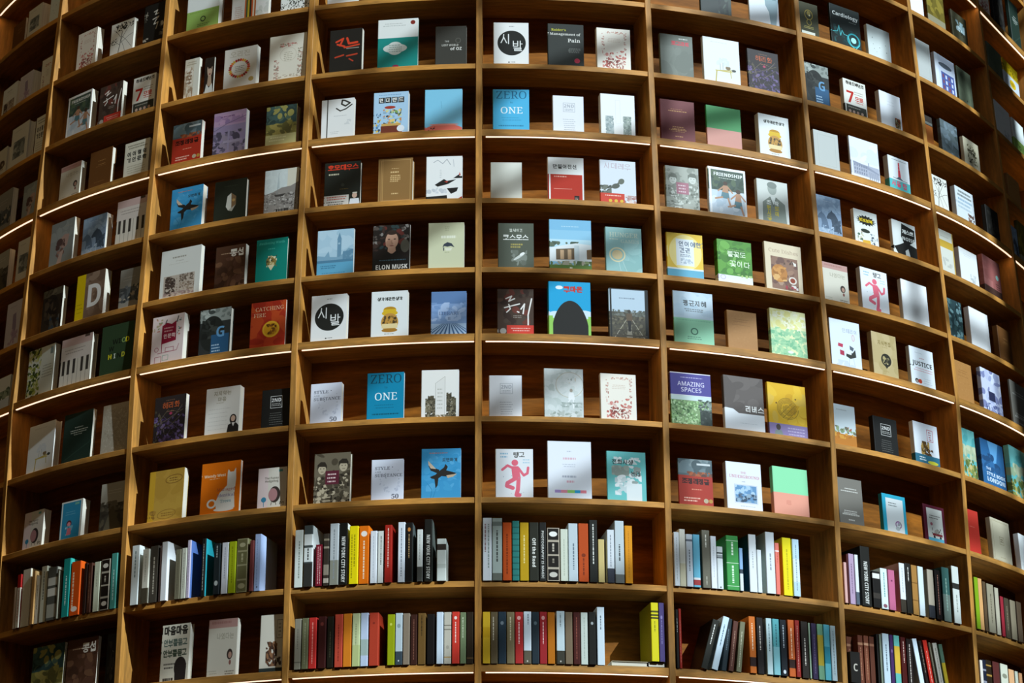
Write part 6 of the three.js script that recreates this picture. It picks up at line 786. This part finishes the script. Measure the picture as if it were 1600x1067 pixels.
spine(11, 0.1409, 0.0280, 0.219, 0, 0, 0.002, '#ccd9df #ccd9df L.5,#5a6870,.15,.4', 'tall pale blue book, lower spine row, first bay right of centre');
spine(11, 0.2134, 0.0287, 0.223, 0, 0.021, 0.005, '#d8cc10 #a08c10 B.14,.17,#4a460a B.2,.23,#4a460a B.25,.28,#4a460a L.5,#8a8408,.32,.5', 'yellow black-lettered book on a lying book, lower spine row, first bay right of centre');
spine(11, 0.2229, 0.0209, 0.224, 0, 0.021, 0.004, '#4b3f72 #4b3f72 O.25,.2,#8a80b0 L.5,#8f86b8,.3,.7', 'violet book on a lying book, lower spine row, first bay right of centre');
spine(11, 0.2441, 0.0113, 0.223, 0, 0, 0.005, '#17130e #17130e L.5,#efefe8,.15,0.39', 'black book with white letters beside divider, lower spine row, second bay right of centre');
spine(11, 0.2484, 0.0103, 0.227, 0, 0, 0.003, '#a3281c #a3281c L.5,#d89a80,.2,.9', 'thin red book, lower spine row, second bay right of centre');
spine(11, 0.2796, 0.0265, 0.196, 16, 0, 0.008, '#26261e #26261e L.5,#f3f3ea,.1,0.50', 'black leaning book with white script, lower spine row, second bay right of centre');
spine(11, 0.2946, 0.0251, 0.211, 15, 0, 0.005, '#d3e6f0 #d3e6f0 L.5,#4f6a7a,.15,.55', 'pale blue leaning book, lower spine row, second bay right of centre');
spine(11, 0.3081, 0.0204, 0.203, 9, 0, 0.002, '#233036 #233036 L.5,#6f8590,.2,.6', 'dark slate leaning book, lower spine row, second bay right of centre');
spine(11, 0.3177, 0.0209, 0.194, 8, 0, 0.006, '#5a3226 #5a3226 L.5,#b08a74,.2,.9', 'brown leaning book, lower spine row, second bay right of centre');
spine(11, 0.3292, 0.0215, 0.194, 7, 0, 0.003, '#77765a #77765a L.5,#cfcdb0,.2,.9', 'olive leaning book, lower spine row, second bay right of centre');
spine(11, 0.3503, 0.0270, 0.217, 0, 0, 0.006, '#cc6a1e #cc6a1e B.72,.88,#2a120a L.5,#f6dcc0,.12,0.60', 'orange book with dark band, left one, lower spine row, second bay right of centre');
spine(11, 0.3620, 0.0282, 0.216, 0, 0, 0.004, '#1a110e #1a110e L.5,#cfc4b8,.15,0.59', 'black book with pale lettering, lower spine row, second bay right of centre');
spine(11, 0.3752, 0.0239, 0.216, 0, 0, 0.006, '#b9cfd0 #b9cfd0 L.5,#3a5a60,.1,.6', 'pale aqua book, lower spine row, second bay right of centre');
spine(11, 0.3851, 0.0281, 0.215, 0, 0, 0.009, '#56a3a8 #56a3a8 B.5,1,#7fbac0 L.5,#2a5a60,.1,.5', 'turquoise book, lower spine row, second bay right of centre');
spine(11, 0.3963, 0.0279, 0.215, 0, 0, 0.008, '#12181e #12181e L.5,#c6d0d6,.1,0.50 O.93,.22,#cfd6da', 'black book with pale round mark, lower spine row, second bay right of centre');
spine(11, 0.4089, 0.0276, 0.219, 0, 0, 0.005, '#bf5a20 #bf5a20 B.7,.85,#2e160c L.5,#f0d0b0,.15,0.67', 'orange book with dark band, right one, lower spine row, second bay right of centre');
spine(11, 0.4179, 0.0196, 0.219, 0, 0, 0.008, '#8a2018 #8a2018 L.5,#e0a090,.1,.9', 'red book beside the right orange one, lower spine row, second bay right of centre');
spine(11, 0.4293, 0.0308, 0.218, 0, 0, 0.006, '#231a12 #231a12 L.5,#dcd4c6,.3,0.78', 'black brown book with white lettering, lower spine row, second bay right of centre');
spine(11, 0.4373, 0.0069, 0.215, 0, 0, 0.005, '#8fa58a #8fa58a', 'thin green book, lower spine row, second bay right of centre');
spine(11, 0.4449, 0.0229, 0.216, 0, 0, 0.003, '#2f2340 #2f2340 L.5,#6a5a80,.2,.9', 'deep purple book, lower spine row, second bay right of centre');
spine(11, 0.4542, 0.0262, 0.215, 0, 0, 0.006, '#6f9c7a #6f9c7a B.2,.75,#b39c30', 'green book with ochre middle, lower spine row, second bay right of centre');
spine(11, 0.4646, 0.0266, 0.216, 0, 0, 0.006, '#5fb9c8 #5fb9c8 B.4,.7,#2f8a9c', 'cyan book, lower spine row, second bay right of centre');
spine(11, 0.4742, 0.0236, 0.214, 0, 0, 0.009, '#b9ccd0 #b9ccd0 L.5,#6a7a80,.1,.9', 'pale grey blue book, last of its row, lower spine row, second bay right of centre');
spine(11, 0.5021, 0.0215, 0.191, 0, 0, -0.030, '#6a3a28 #6a3a28 B.15,.2,#8f6048', 'brown volume, first of five alike, lower spine row, third bay right of centre');
spine(11, 0.5110, 0.0252, 0.191, 0, 0, -0.030, '#70402c #70402c B.15,.2,#b08060 L.5,#b08060,.25,.9', 'brown volume, second of five alike, lower spine row, third bay right of centre');
spine(11, 0.5204, 0.0239, 0.193, 0, 0, 0.004, '#6a3826 #6a3826 B.15,.2,#b08060 L.5,#b08060,.25,.9', 'brown volume, middle of five alike, lower spine row, third bay right of centre');
spine(11, 0.5294, 0.0231, 0.193, 0, 0, 0.008, '#743f2a #743f2a B.15,.2,#c09070 L.5,#b08060,.25,.9', 'brown volume, fourth of five alike, lower spine row, third bay right of centre');
spine(11, 0.5408, 0.0237, 0.195, 0, 0, 0.002, '#5a3020 #5a3020 B.15,.2,#8f6048', 'brown volume, last of five alike, lower spine row, third bay right of centre');
spine(11, 0.5510, 0.0109, 0.208, 0, 0, 0.003, '#15130f #15130f', 'thin black book, lower spine row, third bay right of centre');
spine(11, 0.5551, 0.0100, 0.207, 0, 0, 0.006, '#77806e #4a5046', 'thin grey green book, lower spine row, third bay right of centre');
spine(11, 0.5646, 0.0335, 0.214, 0, 0, 0.006, '#bfd0d8 #bfd0d8 L.5,#4f5f68,.2,.7', 'pale blue white book, lower spine row, third bay right of centre');
spine(11, 0.5759, 0.0166, 0.214, 0, 0, 0.003, '#44285a #44285a O.3,.2,#8a70a0', 'deep violet book, lower spine row, third bay right of centre');
spine(11, 0.5846, 0.0291, 0.214, 0, 0, 0.006, '#63b3a8 #63b3a8 B.2,.7,#d3ad3a', 'turquoise book with yellow middle, lower spine row, third bay right of centre');
spine(11, 0.5959, 0.0253, 0.211, 0, 0, 0.008, '#4a120e #b02a1e L.5,#e6c8b8,.08,0.48', 'dark red book with serif capitals, lower spine row, third bay right of centre');
spine(11, 0.6082, 0.0283, 0.209, 0, 0, 0.005, '#231a16 #231a16 L.5,#dcd2c6,.1,0.86', 'black brown book with small white lettering, lower spine row, third bay right of centre');
spine(11, 0.6315, 0.0250, 0.216, -10, 0, 0.005, '#d6e4ee #d6e4ee', 'pale blue book leaning left, lower spine row, third bay right of centre');
spine(11, 0.6424, 0.0158, 0.213, -10, 0, 0.004, '#221813 #221813 L.5,#b0a090,.1,.6', 'dark leaning book, lower spine row, third bay right of centre');
spine(11, 0.6521, 0.0240, 0.218, -10, 0, 0.004, '#b8281a #b8281a L.5,#e8b0a0,.2,.9', 'bright red leaning book, lower spine row, third bay right of centre');
spine(11, 0.6590, 0.0116, 0.212, -10, 0, 0.009, '#55503f #55503f L.5,#a79f88,.1,.9', 'thin olive leaning book, lower spine row, third bay right of centre');
spine(11, 0.6710, 0.0259, 0.214, -10, 0, 0.005, '#b3ada0 #b3ada0 L.5,#6a655a,.1,.9', 'grey leaning book, lower spine row, third bay right of centre');
spine(11, 0.6812, 0.0215, 0.213, -10, 0, 0.009, '#4f6a58 #4f6a58 B.35,1,#b39a28', 'green and ochre leaning book, lower spine row, third bay right of centre');
spine(11, 0.7575, 0.0175, 0.185, 0, 0, 0.008, '#e0d8cc #e0d8cc', 'thin white book beside the divider, lower spine row, fourth bay right of centre');
spine(11, 0.7654, 0.0236, 0.190, 0, 0, 0.006, '#1d2233 #1d2233 B.2,.24,#8f8f9a B.45,.5,#8f8f9a', 'navy book with pale marks, lower spine row, fourth bay right of centre');
spine(11, 0.7774, 0.0366, 0.194, 0, 0, 0.004, '#2a1f12 #2a1f12 B.1,.13,#a8823a B.3,.34,#a8823a B.55,.7,#a8823a', 'black book with gold ornaments, lower spine row, fourth bay right of centre');
spine(11, 0.7929, 0.0455, 0.193, 0, 0, 0.009, '#5a2a26 #5a2a26', 'maroon book, lower spine row, fourth bay right of centre');
spine(11, 0.8161, 0.0539, 0.195, 0, 0, 0.005, '#cfd0bb #cfd0bb O.25,.3,#8a8a76', 'pale cream book with round emblem, lower spine row, fourth bay right of centre');
spine(11, 0.8354, 0.0411, 0.182, 0, 0, 0.005, '#dba878 #dba878', 'peach book at photo\'s bottom right, lower spine row, fourth bay right of centre');
spine(11, 0.8505, 0.0224, 0.182, 0, 0, 0.004, '#c6cbb8 #c6cbb8', 'pale green book at photo\'s bottom right, lower spine row, fourth bay right of centre');
spine(11, 0.8592, 0.0229, 0.178, 0, 0, 0.009, '#dca070 #dca070', 'apricot book in photo\'s bottom right corner, lower spine row, fourth bay right of centre');

// two books lying flat under the yellow and violet ones, and a dark block with a letter
function lying(k, ang, w, d, T, base, label) {
  const o = bookGroup(label, 'books lying flat in the lower spine row'), y = topY(k), R = radiusAt(y) - 0.004, S = drawSpine(base + ' ' + base), g1 = coverGeo(w, d, T, S.board, S.spine, S.board, true), g2 = pagesGeo(w, d, T, true);
  for (const [n, g, m] of [['cover', g1, spineMat], ['page_block', g2, paper]]) { g.rotateX(-Math.PI / 2); g.translate(0, T, 0); mesh(n, g, m, o); }
  o.position.set(R * Math.sin(ang), y + 0.0004, R * Math.cos(ang)); o.rotation.y = ang;
}
lying(11, 0.1791, 0.138, 0.15, 0.019, '#a89f84', 'thin olive grey book lying flat left of the yellow one, first bay right of centre');
lying(11, 0.2157, 0.066, 0.15, 0.02, '#1a1612', 'thin black book lying flat under the yellow and violet books, first bay right of centre');
{ // dark block with a pale letter, at the foot of the third divider to the right
  const k = 11, ang = 0.5064, o = new THREE.Group(), y = topY(k), R = radiusAt(y) - 0.004; o.name = 'letter_block'; scene.add(o);
  o.userData = { label: 'small black block with pale letter C, lower spine row, third bay right of centre', category: 'sign' };
  const S = drawSpine('#17130e #17130e'), c = spineSheet.c, i = spineCount - 1, X = (i % 32) * SW, Y = Math.floor(i / 32) * SH;
  c.fillStyle = '#b9b2a4'; c.font = 'bold 44px sans-serif'; c.textAlign = 'center'; c.save(); c.translate(X + SP / 2, Y + SH * 0.62); c.scale(0.8, 2.2); c.fillText('C', 0, 0); c.restore();
  const b = new THREE.BoxGeometry(0.046, 0.12, 0.02), u = b.attributes.uv, n = b.attributes.normal;
  for (let j = 0; j < u.count; j++) n.getZ(j) > 0.5 ? u.setXY(j, S.spine[0] + (S.spine[1] - S.spine[0]) * u.getX(j), S.spine[2] + (S.spine[3] - S.spine[2]) * u.getY(j)) : u.setXY(j, (S.board[0] + S.board[1]) / 2, (S.board[2] + S.board[3]) / 2);
  b.translate(0, 0.0605, 0.012); mesh('board', b, spineMat, o);
  const f = boxGeo(-0.02, 0.02, 0.0005, 0.006, -0.004, 0.002); mesh('foot', f, steel, o);
  o.position.set(R * Math.sin(ang), y, R * Math.cos(ang)); o.rotation.y = ang;
}

renderer.render(scene, camera);
